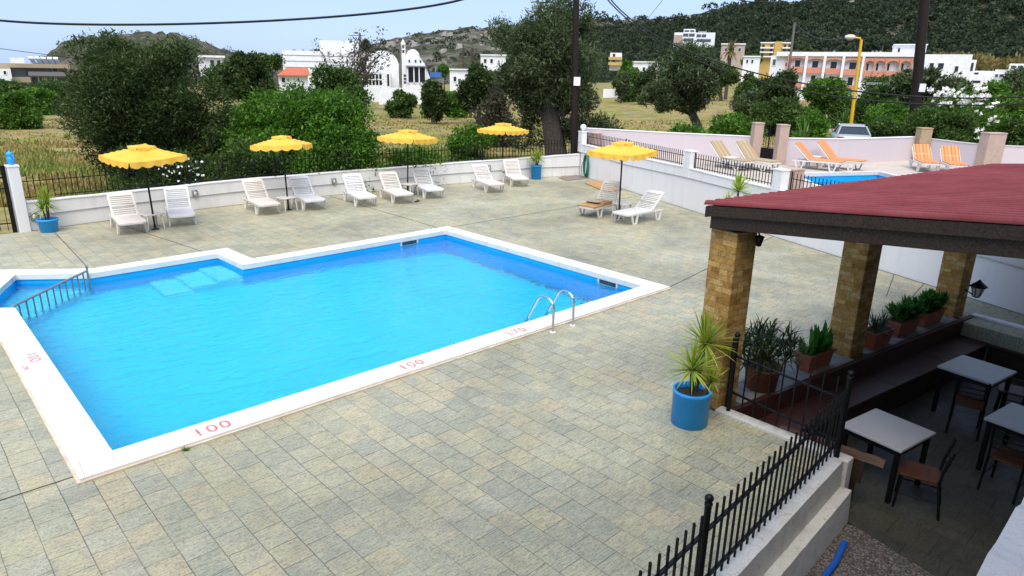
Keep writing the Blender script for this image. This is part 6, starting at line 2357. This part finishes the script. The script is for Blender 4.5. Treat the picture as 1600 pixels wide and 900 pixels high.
# small weed at the pool edge
p = G(290, 705)
wd = thing('weed', 'tiny green weed growing from the crack at the pool edge', 'plant', (p[0], p[1], 0))
v, f = join_blades([blades((0, 0, 0), 16, .07, .014, np.random.default_rng(2), .2, 1.4, .4, 3)]); np_mesh('leaves', v, f, L['green'], wd)

# ------------------------------------------------------------------ camera, light, world
sc = bpy.context.scene
cd = bpy.data.cameras.new('camera'); cam = bpy.data.objects.new('camera', cd); C.objects.link(cam)
cd.sensor_width = 36; cd.lens = 36 * F / 1600
cd.clip_end = 9000; cd.clip_start = .05
mw = Matrix([[RX[0, 0], RX[0, 1], RX[0, 2], CAM[0]], [RX[1, 0], RX[1, 1], RX[1, 2], CAM[1]], [RX[2, 0], RX[2, 1], RX[2, 2], CAM[2]], [0, 0, 0, 1]])
cam.matrix_world = mw
sc.camera = cam

SUN_EL, SUN_AZ = 60, math.degrees(math.atan2(-.66, -.75))   # direction to the sun, measured from +x
sd_ = bpy.data.lights.new('sun', 'SUN'); sd_.energy = 2.05; sd_.angle = R_(56); sd_.color = (1, .93, .83)
so = bpy.data.objects.new('sun', sd_); C.objects.link(so)
tod = Vector((math.cos(R_(SUN_EL)) * math.cos(R_(SUN_AZ)), math.cos(R_(SUN_EL)) * math.sin(R_(SUN_AZ)), math.sin(R_(SUN_EL))))
so.rotation_euler = tod.to_track_quat('Z', 'Y').to_euler()

w = bpy.data.worlds.new('World'); sc.world = w; w.use_nodes = True
nt = w.node_tree; nt.nodes.clear()
out = nt.nodes.new('ShaderNodeOutputWorld'); bg = nt.nodes.new('ShaderNodeBackground')
sky = nt.nodes.new('ShaderNodeTexSky'); sky.sky_type = 'NISHITA'; sky.sun_disc = False
sky.sun_elevation = R_(SUN_EL); sky.sun_rotation = R_(90 - SUN_AZ)
sky.air_density = 1.0; sky.dust_density = 1.4; sky.ozone_density = 1.0
tc = nt.nodes.new('ShaderNodeTexCoord')
mp = nt.nodes.new('ShaderNodeMapping'); mp.inputs['Scale'].default_value = (1, 1, 3.0)
nt.links.new(tc.outputs['Generated'], mp.inputs['Vector'])
cn = noise(nt, 1.6, 6, .55, mp.outputs[0], .4)
cf = ramp(nt, cn.outputs['Fac'], [(.3, .72), (.7, .92)])
cl_ = mix(nt, cf.outputs[0], sky.outputs[0], (2.3, 3.2, 5.0))
nt.links.new(cl_, bg.inputs['Color'])
bg.inputs['Strength'].default_value = .1
nt.links.new(bg.outputs[0], out.inputs['Surface'])

sc.view_settings.view_transform = 'Standard'
try:
    sc.view_settings.look = 'None'
except Exception:
    pass
sc.view_settings.exposure = 1.22
sc.view_settings.gamma = 1.0
sc.view_settings.use_curve_mapping = False
sc.render.engine = 'CYCLES'
cy = sc.cycles
cy.use_denoising = True
try:
    cy.denoiser = 'OPENIMAGEDENOISE'
except Exception:
    pass
cy.max_bounces = 8; cy.transparent_max_bounces = 8
cy.diffuse_bounces = 4; cy.glossy_bounces = 3; cy.transmission_bounces = 6
cy.caustics_refractive = True; cy.caustics_reflective = False
